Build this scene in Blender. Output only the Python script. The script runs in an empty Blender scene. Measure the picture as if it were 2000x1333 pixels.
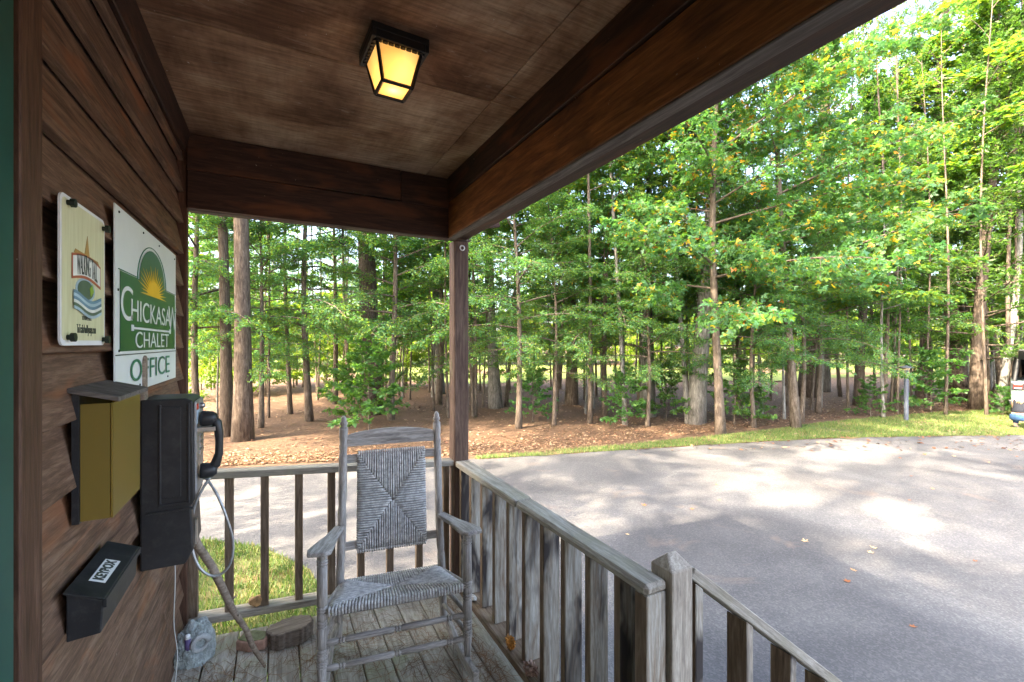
import bpy, bmesh, math, random
import numpy as np
from mathutils import Vector, Matrix, Euler, Quaternion
R = math.radians
sc = bpy.context.scene
COL = sc.collection

# ------------------------------------------------------------------ camera
TH = R(27.36)                       # the camera looks this far to the right of the porch axis (+Y)
F = 889.0                           # focal length in pixels of the 2000 px wide photograph (16 mm)
cam_d = bpy.data.cameras.new('camera'); cam = bpy.data.objects.new('camera', cam_d); COL.objects.link(cam)
cam_d.sensor_width = 36; cam_d.lens = 16.0; cam_d.clip_start = 0.02; cam_d.clip_end = 2000
cam_d.shift_y = 0.002
cam.location = (0, 0, 0); cam.rotation_euler = (R(90), 0, -TH)
sc.camera = cam
# ------------------------------------------------------------------ sky and sun
SUN_AZ, SUN_EL = R(-102), R(43)      # azimuth from +Y towards +X
w = bpy.data.worlds.new('World'); sc.world = w; w.use_nodes = True
nt = w.node_tree; bg = nt.nodes['Background']
sky = nt.nodes.new('ShaderNodeTexSky'); sky.sky_type = 'NISHITA'; sky.sun_disc = False
sky.sun_elevation = SUN_EL; sky.sun_rotation = SUN_AZ % (2*math.pi)
sky.air_density = .8; sky.dust_density = 5.0; sky.ozone_density = .5
nt.links.new(sky.outputs[0], bg.inputs[0]); bg.inputs[1].default_value = 0.15
sd = bpy.data.lights.new('sun', 'SUN'); sd.energy = 2.0; sd.angle = R(0.53); sd.color = (1, .87, .68)
sun = bpy.data.objects.new('sun', sd); COL.objects.link(sun)
to_sun = Vector((math.sin(SUN_AZ)*math.cos(SUN_EL), math.cos(SUN_AZ)*math.cos(SUN_EL), math.sin(SUN_EL)))
sun.rotation_euler = (-to_sun).to_track_quat('-Z', 'Y').to_euler(); sun.location = (-8, 4, 12)
sc.view_settings.view_transform = 'Standard'; sc.view_settings.look = 'None'
sc.view_settings.exposure = 3.9; sc.view_settings.gamma = 1
sc.view_settings.use_white_balance = True; sc.view_settings.white_balance_temperature = 6850; sc.view_settings.white_balance_tint = 10
sc.cycles.use_denoising = True
sc.cycles.max_bounces = 8; sc.cycles.diffuse_bounces = 4; sc.cycles.transparent_max_bounces = 8
sc.cycles.sample_clamp_indirect = 6

# ------------------------------------------------------------------ helpers
GZ = -2.15                          # ground level under the eye
def W(xc, zc, z=GZ):                # camera-aligned ground coordinates (right, forward) to world
    return Vector((xc*math.cos(TH)+zc*math.sin(TH), -xc*math.sin(TH)+zc*math.cos(TH), z))
def on_ground(px, py, z=GZ):        # photo pixel to the point at height z
    zc = z*F/(671.0-py); return W((px-1000)/F*zc, zc, z)
def at_dist(px, zc, z=GZ): return W((px-1000)/F*zc, zc, z)
WX = -.442                          # the wall plane
def on_wall(px, py, x=WX):          # photo pixel to the point on a plane parallel to the wall
    a = math.atan((1000-px)/F)-TH
    y = -x/math.tan(a); zc = x*math.sin(TH)+y*math.cos(TH)
    return Vector((x, y, (671-py)*zc/F))
def deck_z(x): return -1.60-.07*(x-WX)

class MB:
    def __init__(s): s.v = []; s.f = []; s.m = []; s.mi = 0
    def add(s, vs, fs):
        o = len(s.v); s.v += [tuple(v) for v in vs]
        for f in fs: s.f.append(tuple(i+o for i in f)); s.m.append(s.mi)
    def box(s, c, d, rot=None):
        hx, hy, hz = d[0]/2, d[1]/2, d[2]/2
        vs = [Vector((x, y, z)) for x in (-hx, hx) for y in (-hy, hy) for z in (-hz, hz)]
        if rot is not None:
            m = rot if isinstance(rot, Matrix) else Euler(rot).to_matrix()
            vs = [m @ v for v in vs]
        vs = [v+Vector(c) for v in vs]
        s.add(vs, [(0, 1, 3, 2), (4, 6, 7, 5), (0, 4, 5, 1), (2, 3, 7, 6), (0, 2, 6, 4), (1, 5, 7, 3)])
    def tube(s, pts, rad, n=8, cap=True):
        pts = [Vector(p) for p in pts]; rs = rad if hasattr(rad, '__len__') else [rad]*len(pts)
        ref = None; vs = []; fs = []
        for i, p in enumerate(pts):
            t = (pts[min(i+1, len(pts)-1)]-pts[max(i-1, 0)]).normalized()
            if ref is None: ref = Vector((1, 0, 0)) if abs(t.x) < .8 else Vector((0, 1, 0))
            a = (ref-t*ref.dot(t)).normalized(); b = t.cross(a); ref = a
            for k in range(n):
                q = 2*math.pi*k/n; vs.append(p+(a*math.cos(q)+b*math.sin(q))*rs[i])
        for i in range(len(pts)-1):
            for k in range(n):
                k2 = (k+1) % n; fs.append((i*n+k, i*n+k2, (i+1)*n+k2, (i+1)*n+k))
        if cap: fs.append(tuple(range(n-1, -1, -1))); fs.append(tuple((len(pts)-1)*n+k for k in range(n)))
        s.add(vs, fs)
    def lathe(s, prof, a, b, n=14):   # profile of (t along a->b in 0..1, radius)
        a, b = Vector(a), Vector(b); s.tube([a.lerp(b, t) for t, r in prof], [r for t, r in prof], n)
    def prism(s, poly, origin, ux, uy, depth):    # polygon in the ux/uy plane, extruded along ux x uy
        o, ux, uy = Vector(origin), Vector(ux), Vector(uy); nrm = ux.cross(uy).normalized()*depth
        n = len(poly); vs = [o+ux*p[0]+uy*p[1] for p in poly]; vs += [v+nrm for v in vs]
        fs = [tuple(range(n-1, -1, -1)), tuple(range(n, 2*n))]
        fs += [(i, (i+1) % n, (i+1) % n+n, i+n) for i in range(n)]
        s.add(vs, fs)
    def mesh(s, name, mats, smooth=False):
        me = bpy.data.meshes.new(name); me.from_pydata(s.v, [], s.f)
        for m in (mats if isinstance(mats, (list, tuple)) else [mats]): me.materials.append(M[m])
        if len(me.materials) > 1: me.polygons.foreach_set('material_index', s.m)
        if smooth: me.polygons.foreach_set('use_smooth', [True]*len(me.polygons))
        me.update(); return me
    def build(s, name, mat, parent=None, loc=(0, 0, 0), smooth=False, bevel=0):
        o = bpy.data.objects.new(name, s.mesh(name, mat, smooth)); COL.objects.link(o); o.location = loc
        if parent is not None: o.parent = parent
        if bevel: bev(o, bevel)
        return o
def bev(o, wd, seg=2):
    b = o.modifiers.new('bevel', 'BEVEL'); b.width = wd; b.segments = seg; b.limit_method = 'ANGLE'; b.angle_limit = R(35)
def smooth_angle(o, deg=40):
    me = o.data; me.polygons.foreach_set('use_smooth', [True]*len(me.polygons)); me.set_sharp_from_angle(angle=R(deg))
def tag(o, label, cat=None, group=None, kind=None):
    if label: o['label'] = label
    if cat: o['category'] = cat
    if group: o['group'] = group
    if kind: o['kind'] = kind
    return o
def thing(name, label, cat, loc=(0, 0, 0), rz=0, group=None):
    o = bpy.data.objects.new(name, None); COL.objects.link(o); o.location = loc; o.rotation_euler = (0, 0, rz)
    o.empty_display_size = .05
    return tag(o, label, cat, group)
_plank = {}
def plank(name, p0, p1, wd, th, mat, parent, up=(0, 0, 1), bevel=.003, off=(0, 0, 0), cut=None):
    """A board from p0 to p1; local X is its length (so the grain runs along it), wd is along `up`, th across."""
    p0, p1 = Vector(p0), Vector(p1); L = (p1-p0).length
    key = (round(L, 3), round(wd, 4), round(th, 4), mat, bevel)
    me = _plank.get(key)
    if me is None:
        bm = bmesh.new(); bmesh.ops.create_cube(bm, size=1)
        bmesh.ops.scale(bm, vec=(L, th, wd), verts=bm.verts)
        if bevel: bmesh.ops.bevel(bm, geom=bm.edges[:], offset=bevel, segments=1, affect='EDGES')
        me = bpy.data.meshes.new(name); bm.to_mesh(me); bm.free(); me.materials.append(M[mat]); _plank[key] = me
    o = bpy.data.objects.new(name, me); COL.objects.link(o)
    x = (p1-p0).normalized(); up = Vector(up); z = (up-x*up.dot(x)).normalized(); y = z.cross(x)
    m = Matrix((x, y, z)).transposed().to_4x4()
    base = parent.matrix_basis.translation if parent is not None else Vector()
    m.translation = (p0+p1)/2+Vector(off)-base
    o.matrix_basis = m
    if parent is not None: o.parent = parent
    return o

# ------------------------------------------------------------------ materials
M = {}
def new_mat(name):
    m = bpy.data.materials.new(name); m.use_nodes = True; M[name] = m
    nt = m.node_tree; b = nt.nodes['Principled BSDF']
    return m, nt, b
def N(nt, t, **kw):
    n = nt.nodes.new(t)
    for k, v in kw.items():
        if k.startswith('i_'):
            key = k[2:]; key = int(key) if key.isdigit() else key.replace('_', ' ')
            n.inputs[key].default_value = v
        else: setattr(n, k, v)
    return n
def ramp(nt, fac, stops):
    r = nt.nodes.new('ShaderNodeValToRGB'); e = r.color_ramp.elements
    while len(e) < len(stops): e.new(.5)
    for el, (p, c) in zip(e, stops): el.position = p; el.color = (*c, 1) if len(c) == 3 else c
    nt.links.new(fac, r.inputs[0]); return r.outputs[0]
def coords(nt, scale, rnd=True):
    tc = N(nt, 'ShaderNodeTexCoord'); mp = N(nt, 'ShaderNodeMapping'); mp.inputs['Scale'].default_value = scale
    nt.links.new(tc.outputs['Object'], mp.inputs['Vector'])
    if rnd:
        oi = N(nt, 'ShaderNodeObjectInfo'); ml = N(nt, 'ShaderNodeMath', operation='MULTIPLY', i_1=37.0)
        nt.links.new(oi.outputs['Random'], ml.inputs[0]); cb = N(nt, 'ShaderNodeCombineXYZ')
        for k in range(3): nt.links.new(ml.outputs[0], cb.inputs[k])
        nt.links.new(cb.outputs[0], mp.inputs['Location'])
    return mp.outputs[0]
def noise(nt, vec, scale, detail=5, rough=.6, dist=0):
    n = N(nt, 'ShaderNodeTexNoise', i_Scale=scale, i_Detail=detail, i_Roughness=rough, i_Distortion=dist)
    nt.links.new(vec, n.inputs['Vector']); return n.outputs['Fac']
def mixc(nt, fac, a, b, mode='MIX'):
    mx = N(nt, 'ShaderNodeMix', data_type='RGBA', blend_type=mode)
    for s, v in ((0, fac), (6, a), (7, b)):
        if hasattr(v, 'links'): nt.links.new(v, mx.inputs[s])
        elif s == 0: mx.inputs[0].default_value = v
        else: mx.inputs[s].default_value = (*v, 1)
    return mx.outputs[2]
def bump(nt, b, h, strength=.3, dist=.01):
    bp = N(nt, 'ShaderNodeBump', i_Strength=strength, i_Distance=dist)
    nt.links.new(h, bp.inputs['Height']); nt.links.new(bp.outputs[0], b.inputs['Normal'])
def wood(name, dark, mid, light, rough=.75, gs=1.0, axis='x', stain=None, stain_lo=.5, stain_hi=.66, moss=None, spec=.3, speck=None):
    m, nt, b = new_mat(name)
    o_ = {'x': (0, 1, 2), 'y': (1, 0, 2), 'z': (2, 1, 0)}[axis]; s1 = (1.3*gs, 16*gs, 16*gs); s2 = (2.2, 9, 9)
    v = coords(nt, tuple(s1[i] for i in o_)); v2 = coords(nt, tuple(s2[i] for i in o_)); v3 = coords(nt, (1, 1, 1))
    g = noise(nt, v, 3.0, 6, .65, .9); fine = noise(nt, v, 16, 3, .7)
    col = ramp(nt, g, [(.3, dark), (.5, mid), (.72, light)])
    fm = ramp(nt, fine, [(.35, (.68, .68, .68)), (.65, (1.12, 1.12, 1.12))])
    col = mixc(nt, .8, col, fm, 'MULTIPLY')
    if stain:
        s = ramp(nt, noise(nt, v2, 1.1, 3, .55, .5), [(stain_lo, (0, 0, 0)), (stain_hi, (1, 1, 1))])
        col = mixc(nt, s, col, stain)
    if moss:
        s = ramp(nt, noise(nt, v3, 3.5, 4, .6), [(.52, (0, 0, 0)), (.7, (.75, .75, .75))])
        col = mixc(nt, s, col, moss)
    if speck:
        s = ramp(nt, noise(nt, v3, 70, 2, .5), [(.775, (0, 0, 0)), (.80, (1, 1, 1))])
        col = mixc(nt, s, col, speck)
    nt.links.new(col, b.inputs['Base Color']); b.inputs['Roughness'].default_value = rough
    b.inputs['Specular IOR Level'].default_value = spec
    bump(nt, b, g, .45, .004); return m
def plain(name, col, rough=.6, metal=0, var=.25, scale=9, spec=.4, bmp=0, emit=None, dust=None):
    m, nt, b = new_mat(name); v = coords(nt, (1, 1, 1))
    n = noise(nt, v, scale, 5, .65)
    c = ramp(nt, n, [(.3, tuple(x*(1-var) for x in col)), (.7, tuple(min(1, x*(1+var)) for x in col))])
    if dust:
        d = ramp(nt, noise(nt, v, scale*2.3, 6, .75), [(.5, (0, 0, 0)), (.78, (.7, .7, .7))]); c = mixc(nt, d, c, dust)
    nt.links.new(c, b.inputs['Base Color'])
    b.inputs['Roughness'].default_value = rough; b.inputs['Metallic'].default_value = metal
    b.inputs['Specular IOR Level'].default_value = spec
    if bmp: bump(nt, b, noise(nt, v, scale*4, 5, .7), bmp, .01)
    if emit: b.inputs['Emission Color'].default_value = (*emit[0], 1); b.inputs['Emission Strength'].default_value = emit[1]
    return m
wood('siding_wood', (.06, .031, .018), (.14, .078, .047), (.24, .148, .095), .8, stain=(.25, .095, .038), stain_lo=.54, stain_hi=.75, speck=(.3, .26, .2))
wood('trim_wood', (.045, .021, .011), (.088, .042, .024), (.13, .068, .042), .65, speck=(.3, .26, .2))
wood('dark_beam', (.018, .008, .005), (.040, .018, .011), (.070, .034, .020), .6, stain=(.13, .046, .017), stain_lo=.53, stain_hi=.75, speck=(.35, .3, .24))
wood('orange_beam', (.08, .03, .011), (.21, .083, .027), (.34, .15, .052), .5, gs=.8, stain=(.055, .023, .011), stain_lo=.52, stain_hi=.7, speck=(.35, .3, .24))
wood('grey_under', (.07, .055, .045), (.13, .11, .095), (.20, .175, .15), .85)
m, nt, b = new_mat('ceiling_ply')                       # stained plywood: fine streaks, blotches, pale scuffs, faint cross marks
v = coords(nt, (1, 1, 1)); vs_ = coords(nt, (1.6, 26, 26)); vx = coords(nt, (30, 2.0, 2.0)); vm = coords(nt, (1.5, 6, 6))
c = ramp(nt, noise(nt, v, 2.2, 6, .62, .5), [(.34, (.13, .062, .034)), (.5, (.29, .165, .098)), (.66, (.48, .33, .22))])
c = mixc(nt, .85, c, ramp(nt, noise(nt, vs_, 3.0, 5, .7, .3), [(.34, (.62, .6, .58)), (.52, (1, 1, 1)), (.70, (1.35, 1.34, 1.32))]), 'MULTIPLY')
c = mixc(nt, .25, c, ramp(nt, noise(nt, vx, 2.0, 4, .6), [(.40, (.72, .7, .68)), (.55, (1.05, 1.05, 1.05))]), 'MULTIPLY')
c = mixc(nt, ramp(nt, noise(nt, vm, 3.5, 5, .75, 1.0), [(.60, (0, 0, 0)), (.74, (.6, .6, .6))]), c, (.42, .335, .27))
c = mixc(nt, ramp(nt, noise(nt, v, 60, 2, .5), [(.76, (0, 0, 0)), (.79, (1, 1, 1))]), c, (.55, .48, .42))
nt.links.new(c, b.inputs['Base Color']); b.inputs['Roughness'].default_value = .85; b.inputs['Specular IOR Level'].default_value = .2
bump(nt, b, noise(nt, vs_, 3.0, 5, .7), .35, .003)
wood('post_wood', (.05, .026, .017), (.10, .058, .038), (.18, .115, .08), .75, stain=(.17, .155, .075), stain_lo=.58, stain_hi=.8)
wood('rail_wood', (.17, .142, .105), (.32, .28, .22), (.46, .415, .345), .85, moss=(.25, .225, .15))
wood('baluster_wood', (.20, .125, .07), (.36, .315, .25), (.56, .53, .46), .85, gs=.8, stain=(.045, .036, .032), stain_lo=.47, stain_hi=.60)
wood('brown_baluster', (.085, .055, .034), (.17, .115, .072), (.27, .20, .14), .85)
wood('newel_wood', (0.184, 0.145, 0.112), (0.389, 0.330, 0.258), (0.562, 0.490, 0.387), .85, gs=1.2)
wood('deck_wood', (.22, .185, .14), (.40, .355, .285), (.54, .49, .40), .85, moss=(.30, .31, .18), stain=(.18, .145, .11), stain_lo=.58, stain_hi=.78)
for ax_ in 'xyz': wood('chair_wood' if ax_ == 'x' else 'chair_wood_'+ax_, (.17, .148, .13), (.34, .305, .27), (.52, .475, .43), .8, gs=1.3, axis=ax_, speck=(.6, .6, .6))
wood('stump_wood', (.07, .05, .04), (.15, .115, .09), (.25, .2, .165), .9)
wood('stick_wood', (.13, .095, .065), (.25, .19, .14), (.36, .29, .22), .85)
plain('cord_steel', (.36, .36, .36), .4, .6, var=.3, scale=60)
plain('rope_gap_shade', (.28, .265, .25), .95)
plain('rope_grey', (.50, .475, .445), .9, var=.45, scale=40, bmp=.4)
plain('green_paint', (.012, .065, .048), .5, var=.15)
plain('black_plastic', (.018, .018, .019), .45, var=.3, scale=12, dust=(.05, .047, .042))
plain('black_metal', (.016, .017, .019), .5, var=.3, dust=(.07, .066, .06))
plain('steel', (.42, .41, .39), .38, 1, var=.3, scale=20)
plain('phone_plate', (.30, .31, .32), .45, .6, var=.35, scale=25, dust=(.25, .17, .1))
plain('phone_card', (.45, .55, .62), .6, var=.3)
plain('red_plastic', (.55, .05, .02), .4)
plain('dark_screw', (.02, .03, .022), .5, .3)
plain('sign_white', (.70, .72, .70), .35, var=.06, scale=4)
plain('sign_green', (.006, .085, .033), .3, var=.12, scale=5)
plain('sign_gold', (.80, .47, .02), .4, var=.1)
plain('print_dark', (.05, .06, .045), .6)
plain('print_green', (.03, .17, .09), .5)
plain('print_red', (.38, .11, .05), .6)
plain('print_white', (.72, .73, .66), .5)
plain('print_brown', (.40, .24, .07), .6)
plain('print_blue', (.13, .24, .30), .6)
plain('print_lightblue', (.36, .48, .52), .6)
plain('print_forest', (.09, .14, .08), .6)
plain('print_leaf', (.26, .42, .05), .6)
plain('label_white', (.75, .75, .73), .5, var=.08)
plain('rock_amber', (.42, .24, .10), .75, var=.5, scale=22, bmp=.5)
plain('rock_orange', (.62, .26, .05), .6, var=.7, scale=30, bmp=.8)
plain('rock_brown', (.27, .17, .13), .8, var=.5, scale=18, bmp=.6)
plain('rock_white', (.62, .6, .56), .8, var=.25, scale=20, bmp=.5)
plain('brick_red', (.36, .21, .15), .9, var=.35, scale=20, bmp=.5)
plain('moss', (.20, .20, .10), .95, var=.4, scale=30, bmp=.6)
plain('plaster_blue', (.33, .365, .35), .9, var=.45, scale=28, bmp=.8, dust=(.18, .215, .215))
plain('plaster_grey', (.38, .39, .38), .9, var=.35, scale=24, bmp=.6)
plain('purple_paint', (.10, .07, .17), .6)
plain('cable_white', (.6, .6, .57), .5)
plain('gutter_white', (.55, .6, .63), .5, var=.12)
plain('shingle', (.08, .075, .07), .95, var=.4, bmp=.5)
plain('lamp_black', (.012, .011, .010), .5, .2)
plain('lamp_post_grey', (.055, .065, .08), .55, var=.2)
plain('lamp_lens', (.6, .5, .32), .4)
m, nt, b = new_mat('lamp_glass')
v = coords(nt, (1, 1, 1)); g = ramp(nt, noise(nt, v, 9, 2, .5, 1.2), [(.38, (.75, .36, .09)), (.62, (1.0, .66, .28))])
nt.links.new(g, b.inputs['Emission Color']); b.inputs['Emission Strength'].default_value = .045
b.inputs['Base Color'].default_value = (.7, .5, .2, 1); b.inputs['Roughness'].default_value = .2
tl = N(nt, 'ShaderNodeBsdfTranslucent'); tl.inputs[0].default_value = (.9, .65, .3, 1); mx = N(nt, 'ShaderNodeMixShader'); mx.inputs[0].default_value = .5
nt.links.new(b.outputs[0], mx.inputs[1]); nt.links.new(tl.outputs[0], mx.inputs[2]); nt.links.new(mx.outputs[0], nt.nodes['Material Output'].inputs[0])
m, nt, b = new_mat('lamp_bulb'); b.inputs['Emission Color'].default_value = (1, .75, .4, 1); b.inputs['Emission Strength'].default_value = .8
m, nt, b = new_mat('amber_acrylic')
b.inputs['Base Color'].default_value = (.36, .27, .07, 1); b.inputs['Roughness'].default_value = .32
tb = N(nt, 'ShaderNodeBsdfTransparent'); tb.inputs[0].default_value = (.72, .56, .16, 1)
mx = N(nt, 'ShaderNodeMixShader'); mx.inputs[0].default_value = .42
nt.links.new(tb.outputs[0], mx.inputs[1]); nt.links.new(b.outputs[0], mx.inputs[2])
nt.links.new(mx.outputs[0], nt.nodes['Material Output'].inputs[0])
# yellow laminated board
m, nt, b = new_mat('sign_yellow'); v = coords(nt, (1, 3, 30), False)
c = ramp(nt, noise(nt, coords(nt, (30, 30, 2), False), 4, 4, .6), [(.3, (.60, .56, .32)), (.7, (.72, .69, .45))])
nt.links.new(c, b.inputs['Base Color']); b.inputs['Roughness'].default_value = .35
# ------------------------------------------------------------------ the cabin
rng = random.Random(5)
CEIL, BB, YE = 1.10, .705, 2.94           # ceiling height, underside of the beams, end of the wall
cabin = thing('cabin', 'dark brown timber cabin with lapped siding and a covered porch', 'building', (-.6, 2.9, GZ))
def cpart(mb, name, mat, **k):
    b0 = cabin.location; mb.v = [(x-b0.x, y-b0.y, z-b0.z) for x, y, z in mb.v]
    return mb.build(name, mat, cabin, **k)
mb = MB(); mb.box((-3.2, -1.58, -.42), (5.44, 8.9, 3.44)); cpart(mb, 'wall_core', 'trim_wood')
pitch = .163
k = 0
z = -.023-pitch*12
while z < CEIL-.03:
    segs = [(1.236, 2.915)]
    if k in (4, 8, 11, 14): ym = rng.uniform(1.75, 2.6); segs = [(1.236, ym-.0015), (ym+.0015, 2.915)]
    for a, b_ in segs:
        wv = rng.uniform(-.003, .003)
        plank('siding_board', (WX-.020+rng.uniform(-.001, .001), a, z+.090+wv), (WX-.020, b_, z+.090-wv), .188, .024, 'siding_wood', cabin, up=(-.20, 0, 1), bevel=.002)
    plank('siding_board', (WX-.020, -5.9, z+.090), (WX-.020, .02, z+.090), .188, .024, 'siding_wood', cabin, up=(-.20, 0, 1), bevel=.002)
    z += pitch; k += 1
plank('corner_trim', (WX-.012, 2.94, -2.0), (WX-.012, 2.94, CEIL+.1), .05, .07, 'trim_wood', cabin, up=(0, 1, 0))
plank('corner_trim', (WX-.045, 2.978, -2.0), (WX-.045, 2.978, CEIL+.1), .022, .09, 'trim_wood', cabin, up=(0, 1, 0))
plank('door_casing', (WX+.006, 1.190, -1.59), (WX+.006, 1.190, CEIL), .088, .046, 'trim_wood', cabin, up=(0, 1, 0))
mb = MB(); mb.box((WX-.02, .60, -.28), (.05, 1.09, 2.62)); door = cpart(mb, 'door', 'green_paint', bevel=.004)
for (y0, y1, z0, z1) in ((1.06, 1.118, -1.585, 1.05), (.03, .10, -1.585, 1.05), (.1, 1.06, .96, 1.05), (.1, 1.06, -.45, -.36), (.1, 1.06, -1.585, -1.40)):
    mb = MB(); mb.box((WX+.018, (y0+y1)/2, (z0+z1)/2), (.026, y1-y0, z1-z0))
    mb.v = [(x-cabin.location.x, y-cabin.location.y, zz-cabin.location.z) for x, y, zz in mb.v]
    o = mb.build('door_rail', 'green_paint', None, bevel=.004); o.parent = door
plank('crown_trim', (WX+.022, -5.8, CEIL-.052), (WX+.022, 2.88, CEIL-.052), .10, .022, 'dark_beam', cabin, up=(.25, 0, 1))
# ceiling sheets, grain across the porch
for (y0, y1) in ((-5.9, -3.0), (-2.996, -.55), (-.546, 1.885), (1.889, 2.93)):
    for (x0, x1) in ((WX, .868), (.872, 1.04)):
        plank('ceiling_panel', (x0, (y0+y1)/2, CEIL+.006), (x1, (y0+y1)/2, CEIL+.006), y1-y0, .012, 'ceiling_ply', cabin, up=(0, 1, 0), bevel=.001)
# end beam
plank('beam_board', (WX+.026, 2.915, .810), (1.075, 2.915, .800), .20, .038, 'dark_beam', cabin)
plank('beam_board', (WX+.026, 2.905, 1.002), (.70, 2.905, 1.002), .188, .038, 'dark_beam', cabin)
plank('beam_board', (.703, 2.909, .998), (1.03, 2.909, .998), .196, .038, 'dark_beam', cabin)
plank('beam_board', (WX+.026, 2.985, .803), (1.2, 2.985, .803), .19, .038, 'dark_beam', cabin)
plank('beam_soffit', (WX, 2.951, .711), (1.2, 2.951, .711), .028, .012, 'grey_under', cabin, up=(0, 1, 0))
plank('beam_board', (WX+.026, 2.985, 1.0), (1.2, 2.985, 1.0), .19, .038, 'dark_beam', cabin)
# side beam
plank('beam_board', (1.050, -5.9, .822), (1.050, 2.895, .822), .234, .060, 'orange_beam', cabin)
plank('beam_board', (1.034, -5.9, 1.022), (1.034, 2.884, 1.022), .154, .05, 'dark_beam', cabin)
plank('beam_soffit', (1.050, -5.9, .701), (1.050, 2.93, .701), .056, .008, 'grey_under', cabin, up=(1, 0, 0))
plank('beam_board', (1.125, -5.9, .822), (1.125, 3.0, .822), .22, .084, 'dark_beam', cabin)
# eave beyond the beam
plank('soffit_board', (1.30, -5.9, .955), (1.30, 2.99, .955), .26, .016, 'dark_beam', cabin, up=(1, 0, 0))
plank('fascia_board', (1.435, -5.9, 1.0), (1.435, 3.02, 1.0), .10, .022, 'dark_beam', cabin)
plank('fascia_board', (1.17, 3.03, .87), (1.45, 3.03, .93), .15, .022, 'dark_beam', cabin)
mb = MB(); mb.prism([(0, 0), (.05, .006), (.07, .085), (.066, .085), (.047, .012), (.005, .007), (.005, .085), (0, .085)], (1.448, 3.04, .952), (1, 0, 0), (0, 0, 1), 8.9)
cpart(mb, 'gutter', 'lamp_black')
mb = MB(); mb.box((1.50, 3.045, .99), (.13, .006, .11)); cpart(mb, 'gutter_end', 'gutter_white', bevel=.004)
mb = MB()
mb.add([(1.53, -6, 1.05), (1.53, 3.06, 1.05), (-3.2, 3.06, 2.9), (-3.2, -6, 2.9), (1.53, -6, 1.1), (1.53, 3.06, 1.1), (-3.2, 3.06, 2.95), (-3.2, -6, 2.95)],
       [(0, 1, 2, 3), (7, 6, 5, 4), (0, 4, 5, 1), (1, 5, 6, 2), (2, 6, 7, 3), (3, 7, 4, 0)])
mb.add([(-8, -6, .95), (-8, 3.06, .95), (-3.2, 3.06, 2.9), (-3.2, -6, 2.9), (-8, -6, 1.0), (-8, 3.06, 1.0), (-3.2, 3.06, 2.95), (-3.2, -6, 2.95)],
       [(3, 2, 1, 0), (4, 5, 6, 7), (1, 5, 4, 0), (2, 6, 5, 1), (0, 4, 7, 3)])
cpart(mb, 'roof', 'shingle')
mb = MB(); mb.add([(1.4, 2.99, 1.04), (-3.2, 2.99, 2.86), (-8, 2.99, .94), (1.4, 3.02, 1.04), (-3.2, 3.02, 2.86), (-8, 3.02, .94)], [(0, 1, 2), (5, 4, 3), (0, 3, 4, 1), (1, 4, 5, 2), (2, 5, 3, 0)]); cpart(mb, 'gable', 'siding_wood')
plank('porch_post', (1.128, 2.982, deck_z(1.128)-.02), (1.126, 2.982, BB-.004), .105, .105, 'post_wood', cabin, up=(0, 1, 0), bevel=.006)
plank('porch_post', (1.128, -2.9, deck_z(1.128)-.02), (1.128, -2.9, BB-.004), .105, .105, 'post_wood', cabin, up=(0, 1, 0), bevel=.006)
# hook under the end beam, ring on the post
def hook(name, label, pts, r, mat, cat):
    mb = MB(); p0 = Vector(pts[0]); mb.tube([Vector(p)-p0 for p in pts], r, 6); o = mb.build(name, mat, None, p0, smooth=True); return tag(o, label, cat)
hx = .36; hz = BB
hook('iron_hook', 'small black iron plant hook hanging under the end beam', [(hx, 2.95, hz+.01), (hx, 2.95, hz-.05)]+[(hx+.0-.022*math.sin(a)-.0, 2.95, hz-.075+.025*math.cos(a)) for a in [i*.5 for i in range(0, 10)]], .004, 'black_metal', 'hook')
hook('ring_hook', 'small pale screw ring at the top of the porch post', [(1.125, 2.93, .668), (1.125, 2.914, .664)]+[(1.125+.016*math.sin(a), 2.912, .648+.016*math.cos(a)) for a in [i*.52 for i in range(13)]], .0042, 'rock_white', 'hook')

# ------------------------------------------------------------------ deck
deck = bpy.data.objects.new('porch_deck', None); COL.objects.link(deck); deck.location = (.3, 2.9, deck_z(.3)-.2)
tag(deck, 'weathered grey plank porch floor', None, None, 'structure')
x = WX-.03; k = 0
while x < 1.22:
    wd = .139; xc_ = x+wd/2; dz = rng.uniform(-.0015, .0015)
    y1 = 2.985+rng.uniform(-.008, .01); ys = [-5.8, rng.uniform(-1.5, 1.2), y1]
    for a, b_ in zip(ys[:-1], ys[1:]):
        plank('plank', (xc_, a+.002, deck_z(xc_)-.019+dz), (xc_, b_-.002, deck_z(xc_)-.019+dz), wd, .038, 'deck_wood', deck, up=(1, 0, -.07), bevel=.004)
    x += wd+.006; k += 1
mb = MB(); b0 = deck.location
for xx in (-.3, .4, 1.1): mb.box((xx-b0.x, -1.4-b0.y, deck_z(xx)-.14-b0.z), (.04, 8.6, .18))
mb.box((.4-b0.x, 2.93-b0.y, deck_z(.4)-.15-b0.z), (1.66, .038, .16), (0, R(4), 0))
mb.build('joist', 'brown_baluster', deck)
steps = thing('porch_steps', 'weathered wooden steps leading down to the lot', 'steps', (1.6, .4, GZ))
for i in range(2):
    for q in range(2):
        plank('tread', (1.34+i*.27+q*.135, -.45, -1.86-i*.15), (1.34+i*.27+q*.135, 1.12, -1.86-i*.15), .13, .038, 'deck_wood', steps, up=(1, 0, 0))

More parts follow.
